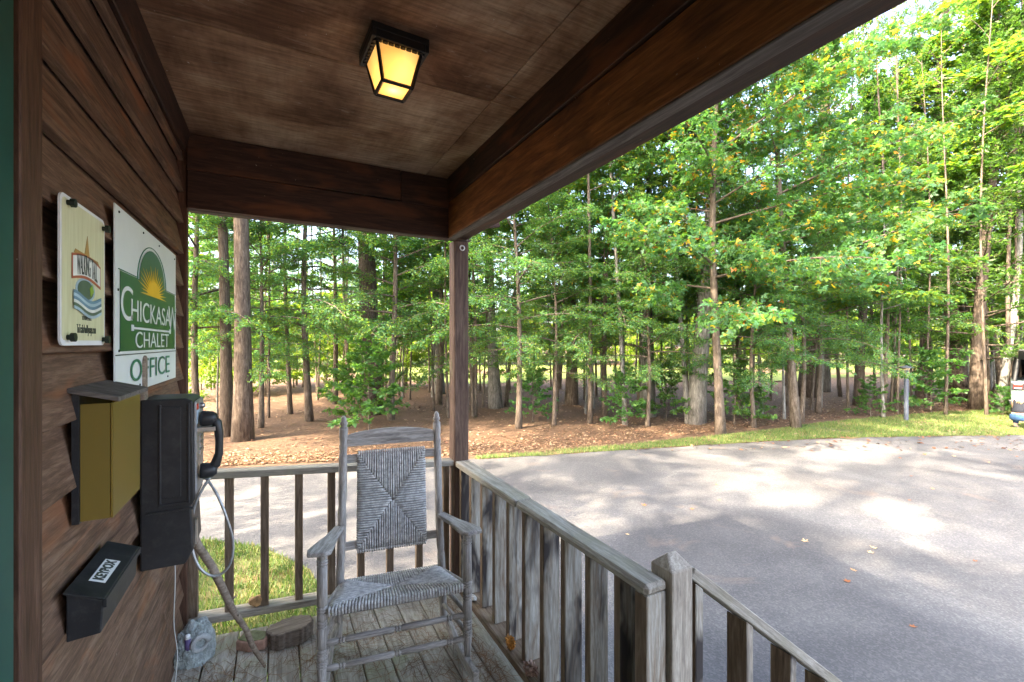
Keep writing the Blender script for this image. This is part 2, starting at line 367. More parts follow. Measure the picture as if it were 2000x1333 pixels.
# ------------------------------------------------------------------ railings
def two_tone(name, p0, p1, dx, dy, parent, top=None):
    """upright board: faces towards +-X are browner than those towards +-Y; top = sloping cut (dz per x)"""
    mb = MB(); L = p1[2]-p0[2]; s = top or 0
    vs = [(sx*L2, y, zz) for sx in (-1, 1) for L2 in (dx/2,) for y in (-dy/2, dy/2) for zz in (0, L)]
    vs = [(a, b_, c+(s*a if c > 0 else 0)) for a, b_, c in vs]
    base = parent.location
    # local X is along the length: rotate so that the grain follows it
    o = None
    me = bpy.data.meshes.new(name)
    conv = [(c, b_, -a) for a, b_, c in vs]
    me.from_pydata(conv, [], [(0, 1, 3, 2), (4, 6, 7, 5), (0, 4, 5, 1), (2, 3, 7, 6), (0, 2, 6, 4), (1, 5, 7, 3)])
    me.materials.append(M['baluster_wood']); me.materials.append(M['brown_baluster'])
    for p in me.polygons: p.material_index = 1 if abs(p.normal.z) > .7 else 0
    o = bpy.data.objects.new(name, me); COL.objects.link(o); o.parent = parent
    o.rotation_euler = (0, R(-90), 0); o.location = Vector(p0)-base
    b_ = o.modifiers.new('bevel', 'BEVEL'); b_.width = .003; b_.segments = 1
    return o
def rail_z(x): return -.694-.07*(x-WX)     # top of the handrails: sags with the deck
# end railing, square spindles
er = thing('porch_railing', 'brown porch railing with slim square spindles across the far end', 'railing', (.34, 2.98, deck_z(.3)))
plank('top_rail', (WX+.02, 2.985, rail_z(WX)-.02), (1.075, 2.985, rail_z(1.075)-.02), .088, .038, 'rail_wood', er, up=(0, 1, 0))
plank('bottom_rail', (WX+.02, 2.985, deck_z(WX)+.103), (1.075, 2.985, deck_z(1.075)+.103), .088, .038, 'rail_wood', er, up=(0, 1, 0))
for u in (-.40, -.234, -.06, .118, .2986, .472, .652, .845, 1.03):
    plank('spindle', (u, 2.985, deck_z(u)+.122), (u, 2.985, rail_z(u)-.039), .042, .042, 'brown_baluster', er, up=(0, 1, 0), bevel=.002)
# side railing, boards on edge
sr = thing('porch_railing', 'weathered grey railing of upright boards along the lot side', 'railing', (1.13, 2.0, deck_z(1.13)))
zr = rail_z(1.13); zb = deck_z(1.13)
plank('top_rail', (1.13, 2.925, zr-.019), (1.13, 2.06, zr-.019), .10, .038, 'rail_wood', sr, up=(1, 0, 0), bevel=.005)
plank('top_rail', (1.132, 2.058, zr-.020), (1.132, 1.13, zr-.020), .10, .039, 'rail_wood', sr, up=(1, 0, 0), bevel=.012)
plank('bottom_rail', (1.12, 2.925, zb+.10), (1.12, 1.12, zb+.10), .13, .038, 'brown_baluster', sr, up=(1, 0, 0), bevel=.003)
for kk in range(10):
    y = 1.29+.176*kk
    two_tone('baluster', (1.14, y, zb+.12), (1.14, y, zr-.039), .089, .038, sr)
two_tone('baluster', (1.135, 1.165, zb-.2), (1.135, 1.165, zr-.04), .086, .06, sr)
# newel with a peaked top
mb = MB(); h = .10/2; L = -.778-GZ
mb.add([(-h, -h, 0), (h, -h, 0), (h, h, 0), (-h, h, 0), (-h, -h, L), (h, -h, L), (h, h, L), (-h, h, L), (-.02, 0, L+.045), (.02, 0, L+.045)],
       [(3, 2, 1, 0), (0, 1, 5, 4), (1, 2, 6, 5), (2, 3, 7, 6), (3, 0, 4, 7), (4, 5, 9, 8), (5, 6, 9), (6, 7, 8, 9), (7, 4, 8)])
mb.v = [(c, b_, -a) for a, b_, c in mb.v]
o = mb.build('newel_post', 'newel_wood', sr, Vector((1.235, 1.165, GZ))-sr.location, bevel=.006); o.rotation_euler = (0, R(-90), 0)
# stair railing going down to the lot
st = thing('stair_railing', 'weathered stair handrail sloping down from the peaked newel post', 'railing', (1.8, 1.165, GZ))
sl = -.77
def srz(x): return -.775+sl*(x-1.28)
plank('top_rail', (1.288, 1.165, srz(1.288)-.02), (2.22, 1.165, srz(2.22)-.02), .098, .04, 'rail_wood', st, up=(0, 1, 0), bevel=.004)
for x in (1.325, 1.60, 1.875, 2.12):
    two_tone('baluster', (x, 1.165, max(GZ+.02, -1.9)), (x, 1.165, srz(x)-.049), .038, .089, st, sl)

# ------------------------------------------------------------------ ceiling lamp
LX, LY = .385, 1.70
lamp = thing('porch_lamp', 'black square ceiling lantern with glowing amber glass', 'lamp', (LX, LY, CEIL), R(3))
lamp.scale = (.95, .95, .95)
t, bt, z1, z2 = .088, .056, -.045, -.175
mb = MB(); mb.box((0, 0, -.012), (.215, .215, .024))
for s in (-1, 1): mb.box((s*.100, 0, -.038), (.014, .215, .03)); mb.box((0, s*.100, -.038), (.186, .014, .03))
mb.build('canopy', 'lamp_black', lamp, bevel=.002)
mb = MB()
cs = [(-1, -1), (1, -1), (1, 1), (-1, 1)]
for (a, b_) in cs: mb.tube([(a*t, b_*t, z1+.02), (a*bt, b_*bt, z2)], .0075, 4)
for i in range(4):
    a, b_ = cs[i], cs[(i+1) % 4]
    mb.tube([(a[0]*bt, a[1]*bt, z2), (b_[0]*bt, b_[1]*bt, z2)], .008, 4)
    f = .70
    q = t+(bt-t)*f; zz = z1+(z2-z1)*f
    # scalloped upper edge
    for kk in range(8):
        p = [a[j]+(b_[j]-a[j])*(kk+.5)/8 for j in (0, 1)]; mb.tube([(p[0]*t*1.01, p[1]*t*1.01, z1+.02), (p[0]*t*1.005, p[1]*t*1.005, z1-.012)], .0105, 6)
mb.build('frame', 'lamp_black', lamp)
for i in range(4):
    a, b_ = cs[i], cs[(i+1) % 4]
    mb = MB(); mb.add([(a[0]*t*.98, a[1]*t*.98, z1), (b_[0]*t*.98, b_[1]*t*.98, z1), (b_[0]*bt*.98, b_[1]*bt*.98, z2), (a[0]*bt*.98, a[1]*bt*.98, z2)], [(3, 2, 1, 0)])
    mb.build('pane', 'lamp_glass', lamp)
mb = MB(); mb.add([(a*bt*.95, b_*bt*.95, z2+.002) for a, b_ in cs], [(3, 2, 1, 0)]); mb.build('pane', 'lamp_glass', lamp)
mb = MB(); mb.lathe([(0, .004), (.15, .02), (.5, .028), (.85, .02), (1, .004)], (.02, -.01, -.06), (.02, -.01, -.14)); mb.build('bulb', 'lamp_bulb', lamp, smooth=True)
ld = bpy.data.lights.new('lamp_light', 'POINT'); ld.energy = .05; ld.color = (1, .62, .25); ld.shadow_soft_size = .03
lo = bpy.data.objects.new('lamp_light', ld); COL.objects.link(lo); lo.parent = lamp; lo.location = (0, 0, -.158)
# ------------------------------------------------------------------ things on the wall
_txt = {}
def text_mesh(txt, size, mat, sx=1.0, shear=0, bold=0):
    cu = bpy.data.curves.new('t', 'FONT'); cu.body = txt; cu.size = size; cu.align_x = 'CENTER'; cu.align_y = 'CENTER'; cu.extrude = .0004; cu.shear = shear; cu.offset = bold
    to = bpy.data.objects.new('t', cu); me = bpy.data.meshes.new_from_object(to); bpy.data.objects.remove(to); bpy.data.curves.remove(cu)
    for v in me.vertices: v.co.x *= sx
    me.materials.clear(); me.materials.append(M[mat]); me.name = 'lettering'; return me
WALLROT = Matrix(((0, 0, 1), (1, 0, 0), (0, 1, 0)))      # local x -> +Y, local y -> +Z, local z -> +X
def put(name, me, parent, y, z, x, rot=None):
    o = bpy.data.objects.new(name, me); COL.objects.link(o); o.parent = parent
    m = (rot or WALLROT).to_4x4(); m.translation = Vector((x, y, z))-parent.location; o.matrix_basis = m; return o
def flat(name, poly, parent, x, mat, th=.0006):          # polygon given in wall coordinates (Y, Z), standing at x
    mb = MB(); b0 = parent.location
    mb.prism([(p[0]-b0.y, p[1]-b0.z) for p in poly], (x-b0.x, 0, 0), (0, 1, 0), (0, 0, 1), th); return mb.build(name, mat, parent)
def rounded(y0, y1, z0, z1, r, n=5):
    pts = []
    for cy, cz, a0 in ((y1-r, z1-r, 0), (y0+r, z1-r, 90), (y0+r, z0+r, 180), (y1-r, z0+r, 270)):
        for i in range(n+1): a = R(a0+90*i/n); pts.append((cy+r*math.cos(a), cz+r*math.sin(a)))
    return pts
# --- narrow yellow trail sign
p0, p1 = on_wall(122, 378, WX+.03), on_wall(208, 430, WX+.03); pb = on_wall(122, 676, WX+.03)
ya, yb, zt, zl = p0.y, p1.y, (p0.z+p1.z)/2, pb.z
ys_ = thing('trail_sign', 'narrow pale yellow rounded sign with a wagon banner logo', 'sign', (WX+.03, (ya+yb)/2, zl))
flat('panel', rounded(ya, yb, zl, zt, .018), ys_, WX+.022, 'label_white', .004)
flat('face', rounded(ya+.008, yb-.008, zl+.012, zt-.008, .014), ys_, WX+.0262, 'sign_yellow', .0006)
yc = (ya+yb)/2; wdt = yb-ya; hgt = zt-zl; X1 = WX+.0272
def sy(u): return ya+wdt*u
def sz(v): return zl+hgt*v
flat('logo_spire', [(sy(.46), sz(.62)), (sy(.54), sz(.80)), (sy(.60), sz(.62))], ys_, X1, 'print_brown')
flat('logo_spire', [(sy(.25), sz(.64)), (sy(.28), sz(.67)), (sy(.80), sz(.645)), (sy(.83), sz(.62))], ys_, X1-.0002, 'print_brown')
def band(u0, u1, f, v0, v1, mat, name, x, n=14):
    top = [(sy(u0+(u1-u0)*i/n), sz(v1+f(i/n))) for i in range(n+1)]; bot = [(sy(u0+(u1-u0)*i/n), sz(v0+f(i/n))) for i in range(n, -1, -1)]
    flat(name, bot+top[::-1] if False else top[::-1]+bot[::-1], ys_, x, mat)
arc = lambda t: .035*math.sin(t*math.pi)-.02*t
band(.2, .86, arc, .455, .63, 'print_red', 'logo_banner', X1+.0004)
band(.22, .84, arc, .475, .615, 'print_white', 'logo_banner', X1+.001)
me = text_mesh('WALKING TALL', .045, 'print_dark', .42); put('lettering', me, ys_, sy(.53), sz(.56), X1+.0018)
for v in me.vertices: v.co.y = v.co.y*1.55+arc(max(0, min(1, .5+v.co.x/(wdt*.62))))*hgt-.015*hgt
for i in range(1):
    poly = [(sy(.5+.22*math.cos(a)), sz(.40+.085*math.sin(a))) for a in [2*math.pi*j/24 for j in range(24)]]
    flat('logo_roundel', poly, ys_, X1-.0001, 'print_lightblue'); flat('logo_roundel', [(sy(.5+.18*math.cos(a)), sz(.40+.07*math.sin(a))) for a in [2*math.pi*j/24 for j in range(24)]], ys_, X1+.0006, 'print_forest')
    flat('logo_leaf', [(sy(.60), sz(.36)), (sy(.68), sz(.40)), (sy(.64), sz(.45)), (sy(.58), sz(.42))], ys_, X1+.0014, 'print_leaf')
wave = lambda t: .028*math.cos(t*5.2)
for j, mt in enumerate(('print_blue', 'print_lightblue', 'print_blue', 'print_white', 'print_forest', 'print_lightblue')):
    band(.22, .86, wave, .335-.022*j, .357-.022*j, mt, 'logo_wave', X1+.002+.0001*j)
put('lettering', text_mesh('TENNESSEE', .014, 'print_dark', .9), ys_, sy(.53), sz(.195), X1)
put('lettering', text_mesh('TnTrailsAndByways.com', .03, 'print_dark', .42), ys_, sy(.53), sz(.115), X1)
for u, v in ((.12, .95), (.93, .93), (.12, .055), (.93, .045)):
    mb = MB(); mb.lathe([(0, .006), (.6, .006), (.6, .010), (1, .010)], (0, 0, 0), (.022, 0, 0), 8); mb.build('screw', 'dark_screw', ys_, Vector((WX+.02, sy(u), sz(v)))-ys_.location)
# --- white and green office sign
A, B_, C_, D_ = on_wall(224, 402, WX+.018), on_wall(343, 497, WX+.018), on_wall(343, 745, WX+.018), on_wall(228, 766, WX+.018)
ya, yb = A.y, B_.y; zt = (A.z+B_.z)/2; zl = (C_.z+D_.z)/2
os_ = thing('office_sign', 'large white and green board with a rising sun and white serif lettering', 'sign', (WX+.018, (ya+yb)/2, zl))
wdt, hgt = yb-ya, zt-zl; X1 = WX+.0195
mb = MB(); n = 12        # the thin sheet bows a little away from the boards
vs = []; fs = []
for i in range(n+1):
    for j in range(2):
        u = i/n; bow = .014*math.sin(u*math.pi*.9)*0+.0
        vs.append((0, ya+wdt*u-os_.location.y, (zt if j else zl)-os_.location.z))
for i in range(n): fs.append((2*i, 2*i+2, 2*i+3, 2*i+1))
mb.add(vs, fs); o = mb.build('panel', 'sign_white', os_)
so = o.modifiers.new('s', 'SOLIDIFY'); so.thickness = .003
# layout in sign fractions: upper board 0.235..1, lower office strip 0..0.235
split = .215
flat('divider', [(sy(.0), sz(split)), (sy(1), sz(split)), (sy(1), sz(split+.006)), (sy(0), sz(split+.006))], os_, X1, 'print_dark')
flat('green_field', [(sy(.05), sz(split+.022)), (sy(.965), sz(split+.022)), (sy(.965), sz(.665)), (sy(.05), sz(.665))], os_, X1, 'sign_green')
arch = [(sy(.29+.44*.5*(1-math.cos(a))), sz(.664+.225*math.sin(a))) for a in [math.pi*j/20 for j in range(21)]]
flat('green_field', arch, os_, X1+.0001, 'sign_green')
ring = [(sy(.51+.245*math.cos(a)), sz(.664+.245*math.sin(a))) for a in [math.pi*j/24 for j in range(25)]]
mb = MB(); b0 = os_.location
mb.tube([(X1-b0.x, p[0]-b0.y, p[1]-b0.z) for p in ring], .0018, 4); mb.tube([(X1-b0.x, sy(u)-b0.y, sz(.672)-b0.z) for u in (.035, .27)], .0018, 4); mb.tube([(X1-b0.x, sy(u)-b0.y, sz(.672)-b0.z) for u in (.75, .975)], .0018, 4)
mb.build('border_line', 'print_green', os_)
sun_c = (.52, .60)
rr = random.Random(3)
poly = []
for j in range(41):
    a = R(-8+196*j/40); r_ = .26 if j % 2 else .11; r_ *= rr.uniform(.85, 1.12)
    poly.append((sy(sun_c[0]+r_*.95*math.cos(a)), sz(sun_c[1]+r_*.72*math.sin(a))))
flat('sun_emblem', poly, os_, X1+.0009, 'sign_gold')
for txt, size, u, v, sx_, mat in (('C', .158, .125, .49, .62, 'sign_white'), ('HICKASA', .105, .505, .465, .66, 'sign_white'), ('W', .15, .90, .465, .50, 'sign_white'), ('CHALET', .082, .52, .295, .82, 'sign_white'), ('OFFICE', .108, .50, .115, .82, 'print_green')):
    put('lettering', text_mesh(txt, size, mat, sx_*wdt/.42, bold=-.0005), os_, sy(u), sz(v), X1+.0012)
bar = [(sy(.2), sz(.375)), (sy(.2), sz(.362)), (sy(.84), sz(.362)), (sy(.84), sz(.375))]
flat('rule_line', bar[::-1], os_, X1+.0012, 'sign_white')
for e in (.195, .845): flat('rule_line', [(sy(e-.02), sz(.352)), (sy(e+.012), sz(.352)), (sy(e+.012), sz(.386)), (sy(e-.02), sz(.386))], os_, X1+.0014, 'sign_white')
for u, v in ((.04, .97), (.35, .965), (.62, .965), (.96, .96), (.03, .56), (.97, .53), (.04, .24), (.96, .24), (.3, .03), (.8, .03)):
    mb = MB(); mb.lathe([(0, .004), (.6, .004), (1, .002)], (0, 0, 0), (.003, 0, 0), 8); mb.build('screw', 'dark_screw', os_, Vector((X1-.001, sy(u), sz(v)))-b0)
# --- amber brochure box with a dark wooden lid
bx0 = on_wall(141, 790); Yn = 1.475; Xf = -.366; Yf = 1.725; zt, zl = -.150, -.437
bb = thing('brochure_box', 'amber see-through brochure box with a slanted dark wooden lid', 'box', (WX, (Yn+Yf)/2, zl))
b0 = bb.location
def bpart(name, c, d, mat, rot=None, bevel=0): mb = MB(); mb.box((c[0]-b0.x, c[1]-b0.y, c[2]-b0.z), d, rot); return mb.build(name, mat, bb, bevel=bevel)
bpart('back_board', (WX+.008, (Yn+Yf)/2, (zt+zl)/2+.01), (.014, Yf-Yn+.012, zt-zl+.03), 'black_metal')
for y in (Yn, Yf): bpart('side_pane', ((WX+Xf)/2+.006, y, (zt+zl)/2), (Xf-WX-.02, .004, zt-zl), 'amber_acrylic')
bpart('front_pane', (Xf, (Yn+Yf)/2, (zt+zl)/2), (.004, Yf-Yn+.004, zt-zl), 'amber_acrylic')
bpart('bottom_pane', ((WX+Xf)/2, (Yn+Yf)/2, zl+.003), (Xf-WX, Yf-Yn, .004), 'amber_acrylic')
mb = MB(); mb.prism([(-.004, .026), (.094, .0), (.094, .012), (-.004, .038)], (WX-b0.x, Yf+.02-b0.y, zt+.004-b0.z), (1, 0, 0), (0, 0, 1), Yf-Yn+.04); mb.build('lid', 'grey_under', bb, bevel=.002)
# --- pay phone
Y0, Y1, zt, zm, zl = 2.035, 2.235, -.203, -.60, -.812
ph = thing('pay_phone', 'scuffed black wall pay phone with a handset and steel cord', 'telephone', (WX, (Y0+Y1)/2, zl)); b0 = ph.location
def ppart(mb, name, mat, **k): mb.v = [(x-b0.x, y-b0.y, z_-b0.z) for x, y, z_ in mb.v]; return mb.build(name, mat, ph, **k)
Xb, Xp = WX+.012, -.268
mb = MB(); mb.prism([(Xb, zl), (Xp-.03, zl), (Xp-.004, zl+.05), (Xp-.012, zm), (Xp, zm+.02), (Xp-.006, zt-.012), (Xp-.03, zt), (Xb, zt)], (0, Y1, 0), (1, 0, 0), (0, 0, 1), Y1-Y0); ppart(mb, 'housing', 'black_plastic', bevel=.006)
for (xa, xb, za, zb_) in ((Xb+.055, Xb+.062, zm+.02, zt-.02), (Xp-.022, Xp-.015, zm+.02, zt-.02), (Xb+.055, Xp-.015, zm+.012, zm+.02), (Xb+.02, Xp-.005, zm-.012, zm-.004)):
    mb = MB(); mb.box(((xa+xb)/2, Y0-.002, (za+zb_)/2), (xb-xa, .010, zb_-za)); ppart(mb, 'side_rib', 'black_plastic', bevel=.002)
mb = MB(); mb.box((Xb+.09, Y0-.0015, (zt+zm)/2+.005), (.06, .004, zt-zm-.07)); ppart(mb, 'side_panel', 'black_plastic', bevel=.0015)
mb = MB(); mb.box((Xp-.001, (Y0+Y1)/2, (zm+zt)/2+.01), (.008, Y1-Y0-.02, zt-zm-.05)); ppart(mb, 'face_plate', 'phone_plate', bevel=.002)
mb = MB(); mb.box((Xp+.003, Y0+.05, zt-.075), (.004, .07, .05)); ppart(mb, 'card', 'phone_card')
mb = MB(); mb.box((Xp+.003, Y0+.03, zt-.035), (.006, .03, .022)); ppart(mb, 'red_button', 'red_plastic')
mb = MB(); mb.lathe([(0, .012), (.7, .012), (1, .006)], (Xp, Y0+.10, zt-.04), (Xp+.02, Y0+.10, zt-.04), 10); ppart(mb, 'coin_lever', 'steel', smooth=True)
for r_ in range(4):
    for c in range(3):
        mb = MB(); mb.box((Xp+.004, Y0+.10+c*.026, zt-.14-r_*.026), (.008, .018, .018)); ppart(mb, 'key', 'steel')
mb = MB(); mb.box((Xp-.002, Y0+.05, zl+.10), (.006, .03, .09)); ppart(mb, 'coin_return', 'steel')
# handset hangs on a bracket on the face
hy = Y0+.055; hxx = Xp+.028; zc1, zc2 = zt-.085, zt-.285
mb = MB(); mb.tube([(hxx+.012, hy, zc1), (hxx+.035, hy, zc1-.02), (hxx+.042, hy, zc1-.06), (hxx+.043, hy, (zc1+zc2)/2), (hxx+.042, hy, zc2+.06), (hxx+.030, hy, zc2+.02), (hxx+.01, hy, zc2)], [.016, .018, .0145, .0135, .0145, .018, .016], 10)
ho = ppart(mb, 'handset', 'black_plastic', smooth=True)
for zz, nm in ((zc1, 'earpiece'), (zc2, 'mouthpiece')):
    mb = MB(); mb.lathe([(0, .016), (.25, .026), (.8, .030), (1, .027)], (hxx+.036, hy, zz-.002), (hxx-.018, hy, zz), 14); ppart(mb, nm, 'black_plastic', smooth=True)
mb = MB(); mb.box((Xp+.03, hy, zc1-.045), (.06, .035, .008)); mb.box((Xp+.03, hy-.018, zc1-.04), (.06, .006, .018)); mb.box((Xp+.03, hy+.018, zc1-.04), (.06, .006, .018)); ppart(mb, 'cradle', 'steel', bevel=.002)
def catmull(P, n=8):
    P = [Vector(p) for p in P]; Q = [P[0]]+P+[P[-1]]; out = []
    for i in range(1, len(Q)-2):
        a, b_, c, d = Q[i-1:i+3]
        for k in range(n):
            t = k/n; out.append(.5*((2*b_)+(c-a)*t+(2*a-5*b_+4*c-d)*t*t+(3*b_-a-3*c+d)*t**3))
    return out+[P[-1]]
Yc = hy
def hp(px, py, y):   # point on the plane Y = y seen at this pixel
    a = TH+math.atan((px-1000)/F); x = y*math.tan(a); zc = x*math.sin(TH)+y*math.cos(TH); return Vector((x, y, (671-py)*zc/F))
cord = [hp(376, 926, Yc+.05), hp(398, 932, Yc+.03), hp(420, 960, Yc), hp(440, 1005, Yc-.02), hp(455, 1060, Yc-.02), hp(448, 1105, Yc-.02), hp(420, 1126, Yc-.02), hp(390, 1110, Yc-.02), hp(374, 1065, Yc-.01), hp(376, 1010, Yc), hp(388, 970, Yc), (hxx+.012, hy, zc2-.03)]
mb = MB(); mb.tube(catmull(cord), .005, 8); ppart(mb, 'cord', 'cord_steel', smooth=True)
# --- wooden slat that the phone hangs on
mb = MB(); sl0 = on_wall(277, 710, WX+.03); ww = .022
prof = [(-.020, -.22), (.020, -.22), (.021, .0), (.017, .018), (.004, .024), (-.014, .016), (-.022, -.002)]
mb.prism(prof, (0, 0, 0), (0, 1, 0), (0, 0, 1), .022)
o = mb.build('wooden_slat', 'stick_wood', None, (WX+.004, 2.062, -.068), bevel=.004); tag(o, 'rough pale wooden slat standing up behind the pay phone', 'slat')
# --- key box
kb = thing('key_box', 'small black metal wall box with a white lettered label on its lid', 'box', (WX, 1.545, -.69)); b0 = kb.location
def kpart(mb, name, mat, **k): mb.v = [(x-b0.x, y-b0.y, z_-b0.z) for x, y, z_ in mb.v]; return mb.build(name, mat, kb, **k)
Xo = -.362
mb = MB(); mb.prism([(WX+.012, -.69), (Xo-.006, -.685), (Xo-.001, -.608), (WX+.012, -.578)], (0, 1.70, 0), (1, 0, 0), (0, 0, 1), .30); kpart(mb, 'body', 'black_metal', bevel=.003)
mb = MB(); mb.prism([(WX+.008, -.577), (Xo+.004, -.606), (Xo+.004, -.622), (Xo+.001, -.622), (Xo+.001, -.602), (WX+.008, -.571)], (0, 1.705, 0), (1, 0, 0), (0, 0, 1), .31); kpart(mb, 'lid', 'black_metal', bevel=.0015)
ln = Vector((.031, 0, Xo-WX)).normalized() if False else Vector((.40, 0, .92)).normalized()
lx = Vector((0, 1, 0)); lyv = ln.cross(lx)
rot = Matrix((lx, lyv, ln)).transposed()
pc = Vector(((WX+.008+Xo+.004)/2+.004, 1.525, -.5865))
mb = MB(); mb.box((0, 0, 0), (.125, .034, .0008)); o = mb.build('label_plate', 'label_white', kb); m4 = rot.to_4x4(); m4.translation = pc-b0; o.matrix_basis = m4
put('lettering', text_mesh('KEYBOX', .030, 'print_dark', .95, bold=.0012), kb, pc.y, pc.z+.0008, pc.x+.0005, rot)
# --- thin white cable down the wall corner
pts = [(WX+.02, 2.60, -.80), (WX+.022, 2.61, -1.1), (WX+.018, 2.605, -1.3), (WX+.03, 2.61, -1.45), (WX+.024, 2.60, -1.58)]
mb = MB(); mb.tube(catmull([Vector(p)-Vector(pts[-1]) for p in pts]), .0018, 6); tag(mb.build('cable', 'cable_white', None, pts[-1], smooth=True), 'thin white cable running down the wall below the pay phone', 'cable')

# ------------------------------------------------------------------ things on the deck
# walking stick leaning by the phone
def dk(px, py, lift=0):              # pixel to a point on the sloping deck
    z_ = -1.65
    for _ in range(12): p = on_ground(px, py, z_); z_ = deck_z(p.x)+lift
    return p
foot = dk(518, 1304, .008); topp = hp(372, 1035, 2.45)
pts = [foot+(topp-foot)*t for t in (0, .08, .18, .3, .45, .6, .75, .9, 1.0, 1.22)]
rs_ = [.006, .011, .013, .013, .016, .017, .018, .018, .019, .02]
rr = random.Random(9)
pts = [p+Vector((rr.uniform(-1, 1), 0, 0))*.006 for p in pts]
mb = MB(); mb.tube([p-foot for p in pts], rs_, 8)
for t, a in ((.5, .6), (.62, 2.2), (.72, 4), (.4, 5)):
    p = foot.lerp(topp, t)-foot; mb.tube([p, p+Vector((.03*math.cos(a), .03*math.sin(a), .02))], [.006, .003], 5)
tag(mb.build('walking_stick', 'stick_wood', None, foot, smooth=True), 'long knotty grey branch leaning beside the pay phone', 'stick')
def rock(name, label, mat, c, d, seed, sub=3, rough=.25, freq=2.2, group=None, cut=None):
    r0 = random.Random(seed); bm = bmesh.new(); bmesh.ops.create_icosphere(bm, subdivisions=sub, radius=1)
    off = Vector((seed*1.7, seed*.9, seed*2.3)); from mathutils import noise as mn
    pl = [(Vector((r0.gauss(0, 1), r0.gauss(0, 1), r0.gauss(0, 1))).normalized(), r0.uniform(.62, .85)) for _ in range(9)]
    for v in bm.verts:
        for n_, h_ in pl:
            q = v.co.dot(n_)-h_
            if q > 0: v.co -= n_*q*.9
        v.co *= 1+rough*mn.fractal(v.co*freq+off, .8, 2, 4)
        v.co = Vector((v.co.x*d[0]/2, v.co.y*d[1]/2, v.co.z*d[2]/2))
    lo_ = min(v.co.z for v in bm.verts)
    for v in bm.verts: v.co.z -= lo_
    me = bpy.data.meshes.new(name); bm.to_mesh(me); bm.free(); me.materials.append(M[mat])
    o = bpy.data.objects.new(name, me); COL.objects.link(o); o.location = c; smooth_angle(o, 30)
    return tag(o, label, 'rock', group)
rb = deck_z(.0)+.123
rock('rock', 'rust brown angular stone on the bottom rail below the spindles', 'rock_amber', (-.105, 2.98, deck_z(-.105)+.121), (.075, .06, .062), 3, rough=.18)
zr0 = zb+.119
rock('rock', 'bright orange crusty stone on the bottom rail by the rocking chair', 'rock_orange', (1.078, 2.10, zr0), (.05, .06, .066), 5, 4, .5, 5)
rock('rock', 'craggy pinkish brown stone on the bottom rail of the board railing', 'rock_brown', (1.078, 1.885, zr0), (.055, .10, .075), 8, 4, .45, 3)
rock('rock', 'small white stone in the shadow of the board railing', 'rock_white', (1.078, 2.60, zr0), (.04, .05, .04), 12, 3, .3, 3)
rock('rock', 'orange brown stone at the lower edge by the nearest boards', 'rock_orange', (1.078, 1.55, zr0), (.05, .07, .05), 15, 3, .3, 3)
# mossy block
c = dk(497, 1262); mb = MB(); blk = thing('stone_block', 'reddish stone block with a mossy top beside the log slice', 'block', c, R(-28))
mb = MB(); mb.prism([(-.075, -.045), (.0, -.06), (.075, -.035), (.07, .04), (-.03, .055), (-.08, .03)], (0, 0, 0), (1, 0, 0), (0, 1, 0), .052); mb.build('body', 'brick_red', blk, bevel=.008)
mb = MB(); mb.prism([(-.066, -.036), (.0, -.05), (.064, -.028), (.06, .034), (-.028, .046), (-.07, .024)], (0, 0, .0505), (1, 0, 0), (0, 1, 0), .006); mb.build('moss_top', 'moss', blk, bevel=.003)
# log slice
c = dk(568, 1262); c.y += .05
lg = thing('log_slice', 'dark weathered half log slice lying under the end railing', 'log', c, R(6)); lg.scale = (.88, .88, .95)
poly = []
rr = random.Random(21)
for i in range(44):
    a = 2*math.pi*i/44; r_ = .115*(1+.05*math.sin(3*a)+rr.uniform(-.06, .06)); poly.append((r_*1.12*math.cos(a), max(-.075+rr.uniform(-.006, .006), r_*.85*math.sin(a))))
mb = MB(); mb.prism(poly, (0, 0, 0), (1, 0, 0), (0, 1, 0), .088); mb.build('bark', 'stump_wood', lg, bevel=.004)
mb = MB(); mb.prism([(x_*.93, y_*.93) for x_, y_ in poly], (0, 0, .0875), (1, 0, 0), (0, 1, 0), .003); mb.build('sawn_face', 'stick_wood', lg)
# plaster ornament: a rough mound with a coiled creature and a small bottle
c = dk(378, 1296); c += Vector((-.0, .03, 0))
ORN=1.25; orn = thing('plaster_ornament', 'blue grey plaster mound with a coiled creature at the wall corner', 'ornament', c, R(15))
from mathutils import noise as mn
orn.scale = (ORN, ORN, ORN)
bm = bmesh.new(); bmesh.ops.create_icosphere(bm, subdivisions=5, radius=1)
for v in bm.verts:
    q = v.co.copy(); f = 1+.10*mn.fractal(q*2.0, .9, 2, 3)+.05*mn.fractal(q*9, .7, 2, 3)
    v.co = Vector((q.x*.072*f, q.y*.06*f, max(-.01, (q.z+.35)*.118*f)))
me = bpy.data.meshes.new('mound'); bm.to_mesh(me); bm.free(); me.materials.append(M['plaster_blue']); o = bpy.data.objects.new('mound', me); COL.objects.link(o); o.parent = orn
coil = [(.03*math.cos(a)*(1-.04*a)+.012, -.052-.004*math.sin(a*.5), .085+.030*math.sin(a)*(1-.04*a)) for a in [i*.45 for i in range(17)]]
mb = MB(); mb.tube(coil, [.012-.0004*i for i in range(17)], 9); mb.build('creature', 'plaster_grey', orn, smooth=True)
mb = MB(); mb.lathe([(0, .010), (.5, .0105), (.52, .0105), (1, .0105)], (-.028, -.048, .075), (-.028, -.043, .115)); mb.build('bottle', 'purple_paint', orn, smooth=True)
mb = MB(); mb.lathe([(0, .0095), (.8, .009), (1, .004)], (-.028, -.043, .115), (-.028, -.041, .133)); mb.build('bottle_cap', 'label_white', orn, smooth=True)

